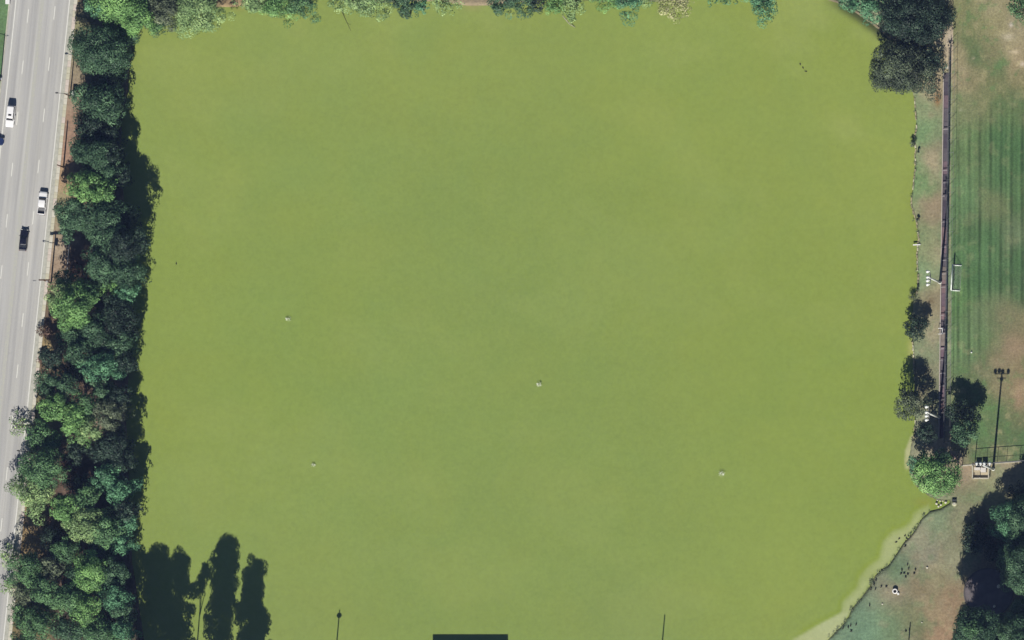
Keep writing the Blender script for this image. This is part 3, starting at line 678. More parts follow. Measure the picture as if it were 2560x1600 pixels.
 (2444, 1345, 42, 4.5, 'black', 'added black crown at the north west edge of the park shade', EP),
 (2550, 1240, 34, 6, 'black', 'added black crown at the northern tip of the park shade', EP),
 (2318, 1085, 28, 8, 'black', 'added black shaded crown between the shore and the channel end', EP),
 # park
 (2285, 38, 80, 17, 'black', 'huge near black tree north half at the lake corner', EP),
 (2335, 62, 38, 14, 'black', 'near black crown on the east side of the huge dark tree', EP),
 (2258, 165, 76, 16, 'murk', 'huge grey green tree with pale branches at the north east shore', EP),
 (2312, 150, 46, 13, 'black', 'dark crown joined to the huge grey green tree beside the channel', EP),
 (2552, 20, 32, 9, 'mid', 'round green tree in the north east corner of the field', EP),
 (2291, 820, 32, 4.3, 'black', 'small dark oval tree alone on the east shore', EP),
 (2276, 1012, 42, 8.4, 'olive', 'grey olive tree on the shore beside the second floodlight', EP),
 (2340, 1187, 54, 11, 'bright', 'big bright green tree by the creek mouth', EP),
 (2300, 1160, 34, 8, 'teal', 'green western lobe of the bright creek tree', EP),
 (2352, 1150, 28, 9, 'dark', 'dark hollow crown in the middle of the bright creek tree', EP),
 (2385, 1196, 26, 8, 'pale', 'pale thin crown on the east side of the bright creek tree', EP, .6),
 (2412, 1082, 36, 9, 'dark', 'dim olive tree between channel and tall floodlight shadow', EP),
 (2425, 1045, 30, 6.5, 'black', 'narrow dark tree on the field edge behind the channel', EP),
 (2392, 1025, 32, 6, 'black', 'dark spreading tree right against the channel fence', EP),
 (2530, 1305, 54, 9, 'teal', 'teal lit tree inside the black shade on the east side', EP),
 (2440, 1582, 62, 26, 'dark', 'dark green tree at the bottom with a bright green top', EP),
 (2432, 1575, 26, 27.5, 'mid', 'bright green top crown at the bottom of the shade', EP),
 (2520, 1580, 50, 14, 'dark', 'dark teal tree in the bottom corner', EP),
]
for t in T_ALL:
    if t[6] is WB and t[0] > 270: t = (t[0] - (16 if t[1] < 430 else 6),) + t[1:]
    if t[6] is WB and t[4] in ('dark', 'black') and t[0] > 215: t = t[:3] + (t[3] * (1.14 if 580 < t[1] < 700 else 1.06),) + t[4:]
    elif t[6] is WB and t[3] > 9.5: t = t[:3] + (t[3] * 1.12,) + t[4:]
    deep = t[4] in ('dark', 'black', 'mid', 'teal') and t[0] > 240 and t[0] < 360 and t[6] is WB
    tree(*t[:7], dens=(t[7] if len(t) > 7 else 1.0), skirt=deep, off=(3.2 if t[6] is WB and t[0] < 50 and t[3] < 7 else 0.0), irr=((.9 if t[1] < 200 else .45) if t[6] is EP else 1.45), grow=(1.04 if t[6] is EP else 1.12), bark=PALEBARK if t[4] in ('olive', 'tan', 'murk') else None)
# trees just outside the picture whose shadows fall into it
for (x, y, r, h, colm, lb) in ((390, 1690, 40, 24, 18, 'tall broad tree on the south west shore casting the wide lake shadow'), (334, 1690, 46, 24, 19, 'tall tree at the south end of the west bank row'), (496, 1690, 40, 27, 22, 'tallest slender tree on the south shore casting the middle lake shadow'),                          (576, 1690, 36, 22.5, 17, 'slender tree on the south shore casting the eastern lake shadow'), (612, 1700, 30, 14, 9, 'short tree beside the slender south shore trees'), (446, 1700, 15, 23.5, 6, 'thin crown leaning beside the tallest slender shore tree'),
                         (2470, 1720, 100, 22, 0, 'broad tree south of the park shade'), (2600, 1420, 95, 18, 0, 'broad tree east of the park shade'), (2570, 1600, 90, 19, 0, 'tree at the south east of the park shade'), (2410, 1655, 60, 24, 0, 'smaller tree south of the park shade'), (2585, 1310, 70, 14, 0, 'tree at the east edge of the park shade'), (2640, 1700, 90, 19, 0, 'furthest tree south east of the park shade')):
    tree(x, y, r, h, 'dark', lb, 'tall trees south and east of the lake', column=colm, dens=1.5, grow=1.0, flat=1.0)
# low brown thickets
for (x, y, r, lb) in ((186, 668, 20, 'reddish brown bush beside the white rail'), (112, 832, 20, 'brown undergrowth bush by the footpath under dark trees'), (106, 900, 16, 'small brown bush below the yellow ground patch'), (172, 1180, 30, 'brown thicket north part in the dark gap'), (180, 1218, 26, 'brown thicket south part in the dark gap'), (112, 1300, 15, 'red brown bush at the edge of the bare plot'), (228, 1370, 20, 'brown bush among the lower row of trees'), (150, 1432, 20, 'brown bush in the hollow near the bottom'), (385, 5, 22, 'brown dry bush on the corner shore')):
    tree(x, y, r, 2.2, 'brown', lb, 'brown bushes under the west bank trees', name='bush', cat='bush', leaf=0.3, dens=.7, limbs=4)
for (x, y, r, lb) in ((2283, 358, 9, 'scrubby twig bush at the water edge near the huge grey green tree'), (2280, 742, 10, 'scrubby bush at the water edge above the oval tree'), (2293, 722, 4, 'tiny dark shrub on the bank by the white goal'), (2296, 379, 3.5, 'tiny dark shrub on the green bank near the scrub'), (2295, 548, 4, 'tiny dark shrub halfway along the east bank')):
    tree(x, y, r, 1.0, 'olive' if r > 5 else 'black', lb, 'shrubs on the east bank', name='shrub', cat='shrub', leaf=0.2, dens=.8 if r < 5 else .5, limbs=3)

# ------------------------------------------------------------------ channel with fence
ce = empty('drainage_channel', (0, 0, 0), 0, 'long straight concrete drainage channel with cross struts beside the playing field', 'channel')
def P3(px, py, z): x, y = W(px, py); return (x, y, z)
CA = math.atan2(-(0.0133), 1.0)          # the channel's small turn from due north
crz = math.atan(-0.0133) * -1 * -1
def quad_strip(mb, l0, l1, y0, y1, z0, z1, seg=1):
    a = [P3(chan_x(y0) + l0, y0, 0), P3(chan_x(y0) + l1, y0, 0), P3(chan_x(y1) + l1, y1, 0), P3(chan_x(y1) + l0, y1, 0)]
    vs = [(p[0], p[1], z0) for p in a] + [(p[0], p[1], z1) for p in a]
    mb.add(vs, [(0, 1, 2, 3), (7, 6, 5, 4), (4, 5, 1, 0), (5, 6, 2, 1), (6, 7, 3, 2), (7, 4, 0, 3)])
flm = [plain('floor_mauve', (122, 104, 112), 0.9, 0.1, 0.25, 0.7), plain('floor_grey', (104, 98, 104), 0.9, 0.1, 0.22, 0.6), plain('floor_brown', (134, 112, 114), 0.9, 0.1, 0.25, 0.7), plain('floor_slate', (88, 82, 92), 0.9, 0.1, 0.2, 0.7), plain('floor_stone', (138, 128, 120), 0.9, 0.1, 0.2, 0.7)]
y = CH0 - 10.0; k = 0; seq = [1, 3, 0, 1, 1, 3, 1, 0, 3, 1, 3, 3, 2, 0, 1, 4, 2, 0, 2, 1, 4, 0, 1, 3, 0, 2, 1, 0, 3]
while y < CH1 + 4:
    mb = MB(); quad_strip(mb, -6.2, 6.6, y, min(y + 32.4, CH1 + 6), -0.95, -0.40)
    mb.build('floor_slab', flm[seq[k % len(seq)]], ce); y += 33; k += 1
mb = MB(); quad_strip(mb, -8.6, -6.2, CH0 - 10, CH1, -1.3, 0.06); mb.build('coping', plain('coping_pale', (188, 178, 168), .9, .1, .12, 1), ce)
mb = MB(); quad_strip(mb, 6.6, 8.8, CH0 - 40, CH1, -1.3, 0.07); mb.build('coping', plain('coping_grey', (120, 122, 128), .9, .1, .15, 1), ce)
mb = MB(); quad_strip(mb, -5.4, 5.4, CH0 - 16, CH0 - 10, -1.3, 0.06); mb.build('end_wall', CONC, ce)
for yy in (323, 426, 457, 490, 555, 618, 651, 685, 718, 788, 822, 834, 872, 900, 933, 965, 1000, 1032):
    t = 0.17 if yy in (323, 490, 685, 822, 834, 872, 933) else 0.12
    mb = MB(); mb.box((0, 0, 0), (15.4 * S, t, 0.12)); x, yw = W(chan_x(yy) + 0.1, yy)
    mb.build('strut', plain('strut_paint', (176, 170, 168), .7, .2, .08, 1), ce, loc=(x, yw, 0.10), rz=0.06)
# small white gate over the channel
ge = empty('white_gate', P3(2352, 828, 0), 0, 'small white pipe gate standing across the channel', 'gate')
for a, b in (((-0.45, -.7, 0), (-0.45, -.7, 1.1)), ((0.5, -.7, 0), (0.5, -.7, 1.1)), ((-0.45, .65, 0), (-0.45, .65, 1.1)), ((0.5, .65, 0), (0.5, .65, 1.1))):
    mb = MB(); mb.tube(a, b, .05); mb.build('post', WHITE, ge)
mb = MB(); mb.tube((-.5, .65, 1.1), (.55, .65, 1.1), .07); mb.tube((.5, .65, 1.1), (.5, -.75, 1.1), .10); mb.tube((-.5, -.7, 1.1), (.55, -.7, 1.1), .06); mb.build('top_rail', WHITE, ge)
# chain link fence along the channel
def mesh_panel(L, h, pitch=0.22, t=0.012):
    mb = MB(); n = int((L + h) / pitch)
    for i in range(n):
        s = -h + i * pitch
        for sg in (1, -1):
            a0, a1 = max(0, s), min(L, s + h)
            if a1 <= a0: continue
            z0, z1 = (a0 - s), (a1 - s)
            if sg < 0: z0, z1 = h - z0, h - z1
            p = [(-t, a0, z0 - t), (t, a0, z0 + t), (t, a1, z1 + t), (-t, a1, z1 - t)]
            mb.add(p, [(0, 1, 2, 3)])
    return mb
fe = empty('chain_link_fence', (0, 0, 0), 0, 'tall chain link fence with outward brackets along the east side of the channel', 'fence')
FH = 2.7
pm = MB(); pm.tube((0, 0, 0), (0, 0, FH), .045, n=6); pme = pm.mesh('post', GALV)
am = MB(); am.tube((0, 0, 1.7), (1.5, 0.15, FH + 0.35), .04, n=5); ame = am.mesh('bracket', GALV)
pn = mesh_panel(33 * S, FH, 0.25, 0.006).mesh('mesh_panel', DARKM)
y = 120.0
while y < 1130:
    x, yw = W(chan_x(y) + 8.2, y)
    put('post', pme, fe, (x, yw, 0)); put('bracket', ame, fe, (x, yw, 0))
    x2, y2 = W(chan_x(y + 33) + 8.2, y + 33)
    if y + 33 < 1135: put('mesh_panel', pn, fe, (x2, y2, 0.02), math.atan2(-(x - x2), (yw - y2)))
    y += 33
a = W(chan_x(120) + 8.2, 120); b = W(chan_x(1110) + 8.2, 1110)
for z, dx, t in ((FH, 0, .035), (FH * .5, 0, .03), (FH + 0.35, 1.5, .03)):
    mb = MB(); mb.tube((a[0] + dx, a[1], z), (b[0] + dx, b[1], z), t, n=6); mb.build('rail', GALV, fe)

# ------------------------------------------------------------------ floodlights, street lamps, poles
def floodlight(px, py, along_y, label, h=19.5):
    e = empty('floodlight_pole', P3(px, py, 0), 0, label, 'floodlight', 'tall floodlights around the playing field')
    mb = MB(); mb.tube((0, 0, 0), (0, 0, h), .30, .18, 12); mb.tube((0, 0, -.1), (0, 0, .35), .42, .42, 12); mb.build('pole', plain('pale_steel', (222, 224, 214), .5, .4, .04, 2, k=1.05), e, True)
    d = Vector((0, 1, 0)) if along_y else Vector((1, 0, 0)); o = Vector((-1, 0, 0)) if along_y else Vector((0, 1, 0))
    for z, L in ((h - .3, 1.75), (h - 1.2, 1.1)):
        mb = MB(); mb.tube(d * -L + Vector((0, 0, z)), d * L + Vector((0, 0, z)), .08, n=6); mb.build('crossarm', GALV, e)
    for i, (s, z) in enumerate(((-1.55, h), (-.62, h + .1), (.22, h - .05), (1.55, h), (.1, h - 1.6))):
        mb = MB(); c = d * s + o * .25 + Vector((0, 0, z))
        mb.tube(c, c - o * .3 + Vector((0, 0, -.05)), .10, .12, 8)
        mb.tube(c + o * .38 + Vector((0, 0, -.30)), c + Vector((0, 0, .05)), .43, .18, 12)
        l = mb.build('lamp', plain('lamp_shell', (240, 242, 236), .35, .5, .03, 2, k=1.1), e, True)
    return e
floodlight(2350, 706, True, 'white floodlight pole beside the white goal with five round lamps')
floodlight(2347, 1043, True, 'floodlight pole standing among the dark trees by the channel end')
floodlight(2483, 1173, False, 'floodlight pole beside the square equipment enclosure')
def street_lamp(px, py, label, h=8.6, arm=1.6):
    e = empty('street_lamp', P3(px, py, 0), 0, label, 'street lamp', 'street lamps along the footpath')
    mb = MB(); mb.tube((0, 0, 0), (0, 0, h), .16, .10, 10); mb.build('pole', WOOD, e, True)
    mb = MB(); mb.tube((0.9, 0, h - .5), (-arm, 0.2, h - .15), .06, .05, 8); mb.build('arm', plain('arm_dark', (62, 64, 62), .6, .3, .1, 3), e, True)
    mb = MB(); mb.ball((-arm - .25, .22, h - .2), (.42, .2, .14), 10, 5); mb.build('lamp_head', plain('arm_dark', (62, 64, 62)), e, True)
    return e
street_lamp(176, 240, 'street lamp by the white cabinet beside the top trees')
street_lamp(80, 1133, 'street lamp half hidden by green trees near the diagonal light crowns')
street_lamp(2, 201, 'lamp pole on the grass west of the road', h=9.5)
def utility_pole(px, py, label, h=10.4, tr=True, arms=1.3):
    e = empty('utility_pole', P3(px, py, 0), 0, label, 'utility pole', 'wooden utility poles')
    mb = MB(); mb.tube((0, 0, 0), (0, 0, h), .19, .13, 10); mb.build('pole', WOOD, e, True)
    if arms:
        mb = MB(); mb.box((0, 0.16, h - .5), (arms * 2, .3, .42)); mb.build('crossarm', WOOD, e)
        for s in (-.95, -.5, .5, .95):
            mb = MB(); mb.tube((s * arms, .16, h - .35), (s * arms, .16, h - .1), .09, .06, 8); mb.build('insulator', DARKM, e)
    if tr:
        mb = MB(); mb.tube((.42, 0, h - 2.7), (.42, 0, h - 1.6), .34, .34, 12); mb.tube((.1, 0, h - 2.1), (.42, 0, h - 2.1), .06); mb.build('transformer', GALV, e, True)
        mb = MB(); mb.tube((0, 0, h - 2.4), (-2.4, 0.05, h - 2.0), .05, .05, 8); mb.build('arm', GALV, e)
        mb = MB(); mb.ball((-2.6, .05, h - 2.0), (.4, .2, .13), 8, 5); mb.build('lamp_head', GALV, e)
    return e
utility_pole(128, 707, 'wooden utility pole with crossarm and transformer by the white rail')
utility_pole(159, 418, 'plain wooden pole on the brown verge', 9.3, False, 0)
# poles beyond the bottom edge
for (x, y, h, lb) in ((836, 1662, 10.6, 'lamp pole on the south shore casting the western thin shadow on the lake'), (1650, 1662, 9.6, 'lamp pole on the south shore casting the eastern thin shadow on the lake'), (2266, 1668, 9.0, 'pole south of the park casting a thin shadow on the grass')):
    e = empty('lamp_pole', P3(x, y, 0), 0, lb, 'lamp pole', 'lamp poles on the south shore')
    mb = MB(); mb.tube((0, 0, 0), (0, 0, h), .17, .12, 10); mb.build('pole', GALV, e, True)
    if x < 1000:
        mb = MB(); mb.ball((0, 0, h - 1.1), (.62, .3, .5), 8, 6); mb.build('lamp_head', GALV, e, True)
# building beyond the bottom edge whose roof casts the straight shadow
be = empty('boathouse', P3(1167, 1740, 0), 0, 'flat roofed boathouse on the south shore casting the square lake shadow', 'building')
bw = 188 * S
mb = MB(); mb.box((0, 0, 3.35), (bw - .6, 11, 6.7)); mb.build('wall', CONC2, be)
mb = MB(); mb.box((0, 0, 6.9), (bw, 11.6, .4)); mb.build('roof', GALV, be)
for s in (-6, -2, 2, 6):
    mb = MB(); mb.box((s, 5.53, 3), (1.6, .08, 1.6)); mb.build('window', GLASS, be)
mb = MB(); mb.box((0, 5.54, 1.1), (1.2, .1, 2.2)); mb.build('door', WOOD, be)

# ------------------------------------------------------------------ goal
g = empty('soccer_goal', P3(2380, 693, 0.03), 0, 'white soccer goal frame facing the fence on the striped field', 'goal')
def gp(px, py, z): x, y = W(px, py); gx, gy = W(2380, 693); return (x - gx, y - gy, z)
A = (2384.5, 663); B = (2381, 726); C_ = (2404, 663.5); D_ = (2400, 726.5)
for a, nm in ((A, 'post'), (B, 'post')):
    mb = MB(); mb.tube(gp(*a, 0), gp(*a, 2.44), .15, n=8); mb.build(nm, GOALW, g, True)
mb = MB(); mb.tube(gp(*A, 2.44), gp(*B, 2.44), .15, n=8); mb.build('crossbar', GOALW, g, True)
for a, b in ((A, C_), (B, D_)):
    mb = MB(); mb.tube(gp(*a, .09), gp(*b, .09), .15, n=8); mb.build('ground_bar', GOALW, g, True)
    mb = MB(); mb.tube(gp(*a, 2.4), gp(*b, .12), .04, n=8); mb.build('backstay', GALV, g, True)
mb = MB(); mb.tube(gp(*C_, .05), gp(*D_, .05), .03, n=6); mb.build('back_bar', GALV, g, True)
nb = MB(); n1, n2 = 28, 12
def lerp3(a, b, t): return tuple(a[i] + (b[i] - a[i]) * t for i in range(3))
tl, tr_, bl, br = gp(*A, 2.4), gp(*B, 2.4), gp(*C_, .1), gp(*D_, .1)
for i in range(n1 + 1): nb.tube(lerp3(tl, tr_, i / n1), lerp3(bl, br, i / n1), .006, n=3)
for i in range(n2 + 1): nb.tube(lerp3(tl, bl, i / n2), lerp3(tr_, br, i / n2), .006, n=3)
nb.build('net', WHITE, g)
# ball-like white marker on the field
mb = MB(); mb.ball((0, 0, .19), .2, 10, 8); tag(mb.build('ball', WHITE, smooth=True, loc=P3(2429, 881, .03)), 'white ball lying on the dry part of the field', 'ball')

# ------------------------------------------------------------------ kerb, end fence and enclosure
ke = MB()
def wall_seg(mb, a, b, wd, z0, z1):
    ax, ay = W(*a); bx, by = W(*b); L = math.hypot(bx - ax, by - ay); rz = math.atan2(by - ay, bx - ax)
    mb.box(((ax + bx) / 2, (ay + by) / 2, (z0 + z1) / 2), (L, wd, z1 - z0), rz)
x = 2403.0; ke = empty('field_kerb', (0, 0, 0), 0, 'pale concrete kerb along the south end of the playing field', 'kerb')
while x < 2760:
    mb = MB(); wall_seg(mb, (x, kerb_y(x)), (x + 30.6, kerb_y(x + 30.6)), .30, -.2, .13); mb.build('kerb_block', CONC, ke); x += 31
mb = MB(); wall_seg(mb, (2377, 1131), (2402.5, 1164), .24, -.2, .16); tag(mb.build('low_wall', plain('pink_concrete', (190, 160, 150), .9, .1, .12, 1.2)), 'pinkish low wall slanting from the channel end to the kerb', 'wall')
ef = empty('end_fence', (0, 0, 0), 0, 'chain link fence on the kerb at the south end of the field', 'fence')
x = 2406.0
posts = [2406, 2437, 2466, 2493, 2516, 2549, 2582, 2615, 2648, 2681, 2714]
for i, x in enumerate(posts):
    h = 5.4 if x == 2437 else 3.3
    mb = MB(); X, Y = W(x, kerb_y(x)); mb.tube((X, Y, .1), (X, Y, h), .10 if x in (2406, 2437) else .05, n=6); mb.build('post', GALV, ef)
    if i + 1 < len(posts) and x >= 2437:
        X2, Y2 = W(posts[i + 1], kerb_y(posts[i + 1])); L = math.hypot(X2 - X, Y2 - Y)
        o = mesh_panel(L, 3.1, .25, .008).build('mesh_panel', DARKM, ef, loc=(X, Y, .15), rz=math.atan2(-(X2 - X), Y2 - Y))
for z, t in ((3.3, .06), (1.4, .04)):
    mb = MB(); a = W(2437, kerb_y(2437)); b = W(2714, kerb_y(2714)); mb.tube((*a, z), (*b, z), t, n=6); mb.build('rail', GALV, ef)
en = empty('equipment_enclosure', P3(2452, 1180, 0), 0, 'square enclosure of pale beams beside the floodlight', 'enclosure')
def ep(px, py): x, y = W(px, py); ox, oy = W(2452, 1180); return x - ox, y - oy
for a, b in (((2432, 1164), (2432, 1196)), ((2431, 1196), (2473, 1196)), ((2472, 1168), (2472, 1195))):
    mb = MB(); (ax, ay), (bx, by) = ep(*a), ep(*b); mb.box(((ax + bx) / 2, (ay + by) / 2, .35), (max(abs(bx - ax), .24), max(abs(by - ay), .24), .7)); mb.build('beam', CONC, en)
for a in ((2434.5, 1196), (2450, 1194), (2475, 1192), (2475, 1176)):
    mb = MB(); ax, ay = ep(*a); mb.tube((ax, ay, 0), (ax, ay, 1.3), .09, n=6); mb.build('post', GALV, en)
mb = MB(); ax, ay = ep(2452, 1181); mb.box((ax, ay, .06), (3.6, 2.8, .12)); mb.build('pad', plain('pad_sand', (190, 178, 150), .9, .1, .2, 1), en)
for (x, y, wd, dp, h, lb) in ((2446, 1173, 1.25, .55, 2.0, 'white equipment cabinet in the west half of the square enclosure'), (2461, 1176, 1.15, 1.0, 2.15, 'larger pinkish white cabinet in the east half of the square enclosure')):
    e = empty('equipment_cabinet', P3(x, y, .12), 0, lb, 'cabinet')
    mb = MB(); mb.box((0, 0, h / 2), (wd, dp, h)); mb.box((0, 0, h + .03), (wd + .1, dp + .1, .06)); mb.build('housing', plain('cabinet_white', (232, 226, 216), .5, .3, .05, 2), e)
    mb = MB(); mb.box((0, -dp / 2 - .02, h / 2), (wd * .8, .03, h * .8)); mb.build('door', GALV, e)

# ------------------------------------------------------------------ shore details
se = empty('bank_edging', (0, 0, 0), 0, 'pale irregular stone edging along the east shore', 'edging')
edm = [plain('edge_pale', (206, 202, 172), .9, .1, .15, 2), plain('edge_buff', (182, 172, 138), .9, .1, .2, 2), plain('edge_grey', (160, 152, 122), .9, .1, .2, 2)]
er = random.Random(8)
def edging(pts, p=0.85):
    for i in range(len(pts) - 1):
        a = Vector(pts[i]); b = Vector(pts[i + 1]); L = (b - a).length; n = max(1, int(L / 8))
        for k in range(n):
            if er.random() > p: continue
            c = a.lerp(b, (k + .5) / n); x, y = W(c.x + 1.2 + er.uniform(-.8, .8), c.y)
            d = (b - a); rz = math.atan2(-d.y, d.x) + er.uniform(-.12, .12)
            mb = MB(); mb.box((0, 0, 0), (L / n * S * er.uniform(.8, 1.1), er.uniform(.24, .42), .45), taper=er.uniform(.78, .95)); mb.build('edging_stone', er.choice(edm), se, loc=(x, y, -.22 + er.uniform(-.03, .05)), rz=rz)
E1 = [(2285, 244), (2287, 278), (2289, 300), (2290, 322), (2283, 347), (2288, 370), (2286, 385), (2287, 414), (2282, 464), (2279, 485), (2276, 511), (2284, 535), (2290, 555), (2295, 595), (2291, 636), (2294, 692), (2293, 728), (2284, 748)]
edging(E1); edging([(2280, 853), (2283, 886), (2285, 960)], .8); edging([(2288, 1020), (2286, 1059), (2284, 1086), (2279, 1108)], .9)
# weeds growing between the stones of the east and south east banks
wr = np.random.RandomState(21); WP = []; WT = []
for seg, dens_ in ((E1, .5), ([(2280, 853), (2283, 886), (2285, 960)], .5), ([(2288, 1020), (2286, 1059), (2284, 1086), (2279, 1108)], .4), ([(2324, 1277), (2303, 1296), (2286, 1325), (2260, 1354), (2237, 1390), (2221, 1412), (2185, 1441), (2154, 1493), (2129, 1522), (2105, 1563), (2068, 1600)], .8)):
    for i in range(len(seg) - 1):
        (ax, ay), (bx, by) = seg[i], seg[i + 1]; L = math.hypot(bx - ax, by - ay)
        for k in range(int(L * dens_ / 3)):
            if wr.rand() < .35: continue
            t = wr.rand(); x, y = W(ax + (bx - ax) * t + wr.normal(1.5, 2.2), ay + (by - ay) * t + wr.normal(0, 1.5)); rad = wr.uniform(.12, .5)
            for q in range(14):
                a = wr.rand() * 6.28; c = np.array([x + rad * wr.rand() * math.cos(a), y + rad * wr.rand() * math.sin(a), wr.uniform(-.25, .15)])
                u = np.array([math.cos(a), math.sin(a), .6]) * wr.uniform(.1, .25); v = np.array([-math.sin(a), math.cos(a), 0]) * .05
                WP.append([c - v, c + u * .5 - v, c + u, c + v]); WT.append(wr.rand())
tag(put('bank_weeds', quads_mesh('bank_weeds', np.array(WP), np.array(WT), LEAF['olive'])), 'thin weeds growing along the waterline of the east bank', 'weeds', kind='stuff')
# curved retaining wall
rw = empty('retaining_wall', (0, 0, 0), 0, 'curved concrete retaining wall at the north east of the lake', 'wall')
for i in range(len(ARC) - 1):
    mb = MB(); a, b = ARC[i], ARC[i + 1]; wall_seg(mb, (a[0] + 2, a[1] - 2), (b[0] + 2, b[1] - 2), .45, -1.5, .12 + .012 * (i % 2)); mb.build('wall_panel', plain('old_concrete', (150, 138, 112), .9, .1, .25, .8), rw)
# small white outfall beam
o = empty('outfall_beam', P3(2292, 612, 0), .04, 'short white beam sticking out over the water from the east bank', 'beam')
mb = MB(); mb.box((0, 0, .2), (1.75, .26, .16)); mb.build('deck', WHITE, o)
for s in (-.7, .6):
    mb = MB(); mb.tube((s, 0, -1), (s, 0, .14), .07); mb.build('post', WHITE, o)
# culvert by the creek
cu = empty('culvert', P3(2386, 1256, 0), 0, 'round concrete culvert head at the creek mouth', 'culvert')
mb = MB(); mb.tube((0, -.35, -.5), (0, -.35, .35), .62, .58, 18); mb.build('collar', plain('culvert_pale', (190, 190, 158), .9, .1, .15, 2), cu, True)
mb = MB(); mb.tube((0, -.35, .33), (0, -.35, .37), .3, .3, 14); mb.build('lid', CONC2, cu)
mb = MB(); mb.box((0, .5, .25), (1.1, .35, .5)); mb.build('hole_shade', DARKM, cu)  # dark block in place of the shaded culvert opening
cr = random.Random(5)
for (x, y, s, lb) in ((2341, 1259, .6, 'pale boulder at the west end of the creek rocks'), (2346, 1266, .5, 'flat pale rock by the dark creek line'), (2352, 1262, .55, 'white boulder in the middle of the creek mouth'), (2357, 1252, .45, 'rock under the edge of the bright creek tree'), (2364, 1256, .6, 'pale rock next to the culvert channel'), (2350, 1252, .4, 'small rock north of the creek boulders'), (2343, 1250, .4, 'small brown rock at the creek tip'),
                     (2370, 1140, .75, 'white slab shaped rock above the bright creek tree'), (2379, 1150, .55, 'narrow pinkish rock by the low slanted wall'), (2350, 1131, .5, 'white rock at the top of the bright creek tree'),
                     (2318, 1419, .5, 'white stone on the worn grass near the goose flock'), (2206, 1510, .4, 'white stone on the green bank below the concrete ring'), (2340, 1318, .35, 'single white stone on the grass south of the culvert'), (2305, 1556, .4, 'white stone near the bottom pole shadow'), (2486, 1516, .75, 'white lump standing in for a sun fleck in the black shade'), (2497, 1466, .9, 'large pale lump standing in for a sun fleck on the round pad'), (2428, 1051, .5, 'white stone under the field edge trees'), (2397, 1427, .35, 'small pale stone at the edge of the shade')):  # pale lumps in the black shade and on the pad stand for sun flecks
    mb = MB(); mb.ball((0, 0, s * .3), (s * .5, s * cr.uniform(.35, .6), s * .4), 7, 5)
    tag(mb.build('boulder', plain('pale_rock', (222, 216, 200), .9, .1, .1, 2), loc=P3(x, y, -.3 if 2335 < x < 2366 and y > 1240 else 0), rz=cr.uniform(0, 3)), lb, 'rock', 'pale rocks in the park')
# round pad under the trees, concrete ring on the grass
pd = empty('round_pad', P3(2471, 1482, 0), 0, 'round dark paved pad in the tree shade', 'paved pad')
mb = MB(); mb.tube((0, 0, -.2), (0, 0, .15), 5.6, 5.6, 48); mb.build('paving', plain('pad_dark', (112, 106, 108), .9, .1, .2, .5), pd)
mb = MB(); R = 5.6
rings = []
for i in range(49):
    t = 2 * math.pi * i / 48; rings.append([((R + a) * math.cos(t), (R + a) * math.sin(t), z) for a, z in ((.02, -.2), (.3, -.2), (.3, .3), (.02, .3))])
mb.loft(rings, cap=False); mb.build('kerb_ring', plain('kerb_dim', (100, 96, 94), .9, .1, .2, 1), pd)
rg = empty('concrete_ring', P3(2238, 1478, 0), 0, 'white concrete well ring standing on the worn grass among geese', 'well ring')
mb = MB(); rings = []
for i in range(25):
    t = 2 * math.pi * i / 24; rings.append([(a * math.cos(t), a * math.sin(t), z) for a, z in ((.36, -.1), (.66, -.1), (.64, .7), (.38, .7))])
mb.loft(rings, cap=False); mb.build('ring', plain('ring_white', (232, 230, 226), .8, .2, .08, 2, k=1.1), rg, True)
mb = MB(); mb.tube((0, 0, 0), (0, 0, .3), .37, .37, 20); mb.build('fill', plain('ring_dark', (85, 82, 82), .9, .1, .1, 2), rg)
mb = MB(); mb.box((0, 0, .2), (.42, .42, .4), .3, taper=.85); mb.box((0, 0, .42), (.46, .46, .05), .3); tag(mb.build('stone_block', WHITE, loc=P3(2246, 1485, 0)), 'small white block leaning beside the concrete ring', 'block')
# white rail and cabinets on the west verge
ra = empty('white_rail', (0, 0, 0), 0, 'low white pipe rail on the brown verge beside the dark trees', 'rail')
p0, p1 = (175, 604), (163.5, 728)
mb = MB(); a, b = W(*p0), W(*p1); mb.tube((*a, .55), (*b, .55), .10, n=8); mb.build('top_rail', WHITE, ra, True)
for k in range(8):
    t = k / 7; x, y = W(p0[0] + (p1[0] - p0[0]) * t, p0[1] + (p1[1] - p0[1]) * t); mb = MB(); mb.tube((x, y, -.1), (x, y, .55), .07, n=6); mb.build('post', WHITE, ra)
for (x, y, wd, dp, h, lb) in ((187, 235, .95, 1.15, 1.5, 'white utility cabinet at the foot of the street lamp'), (21, 4, .9, 1.2, 1.3, 'white utility box on the grass west of the road'), (2, 198, .5, .5, .7, 'small white box at the foot of the western lamp pole')):
    e = empty('utility_cabinet', P3(x, y, 0), 0, lb, 'cabinet', 'white boxes beside the road')
    mb = MB(); mb.box((0, 0, h / 2), (wd, dp, h)); mb.box((0, 0, h + .03), (wd + .1, dp + .1, .06)); mb.build('housing', WHITE, e)
    mb = MB(); mb.box((-wd / 2 - .02, 0, h / 2), (.03, dp * .8, h * .8)); mb.build('door', GALV, e)

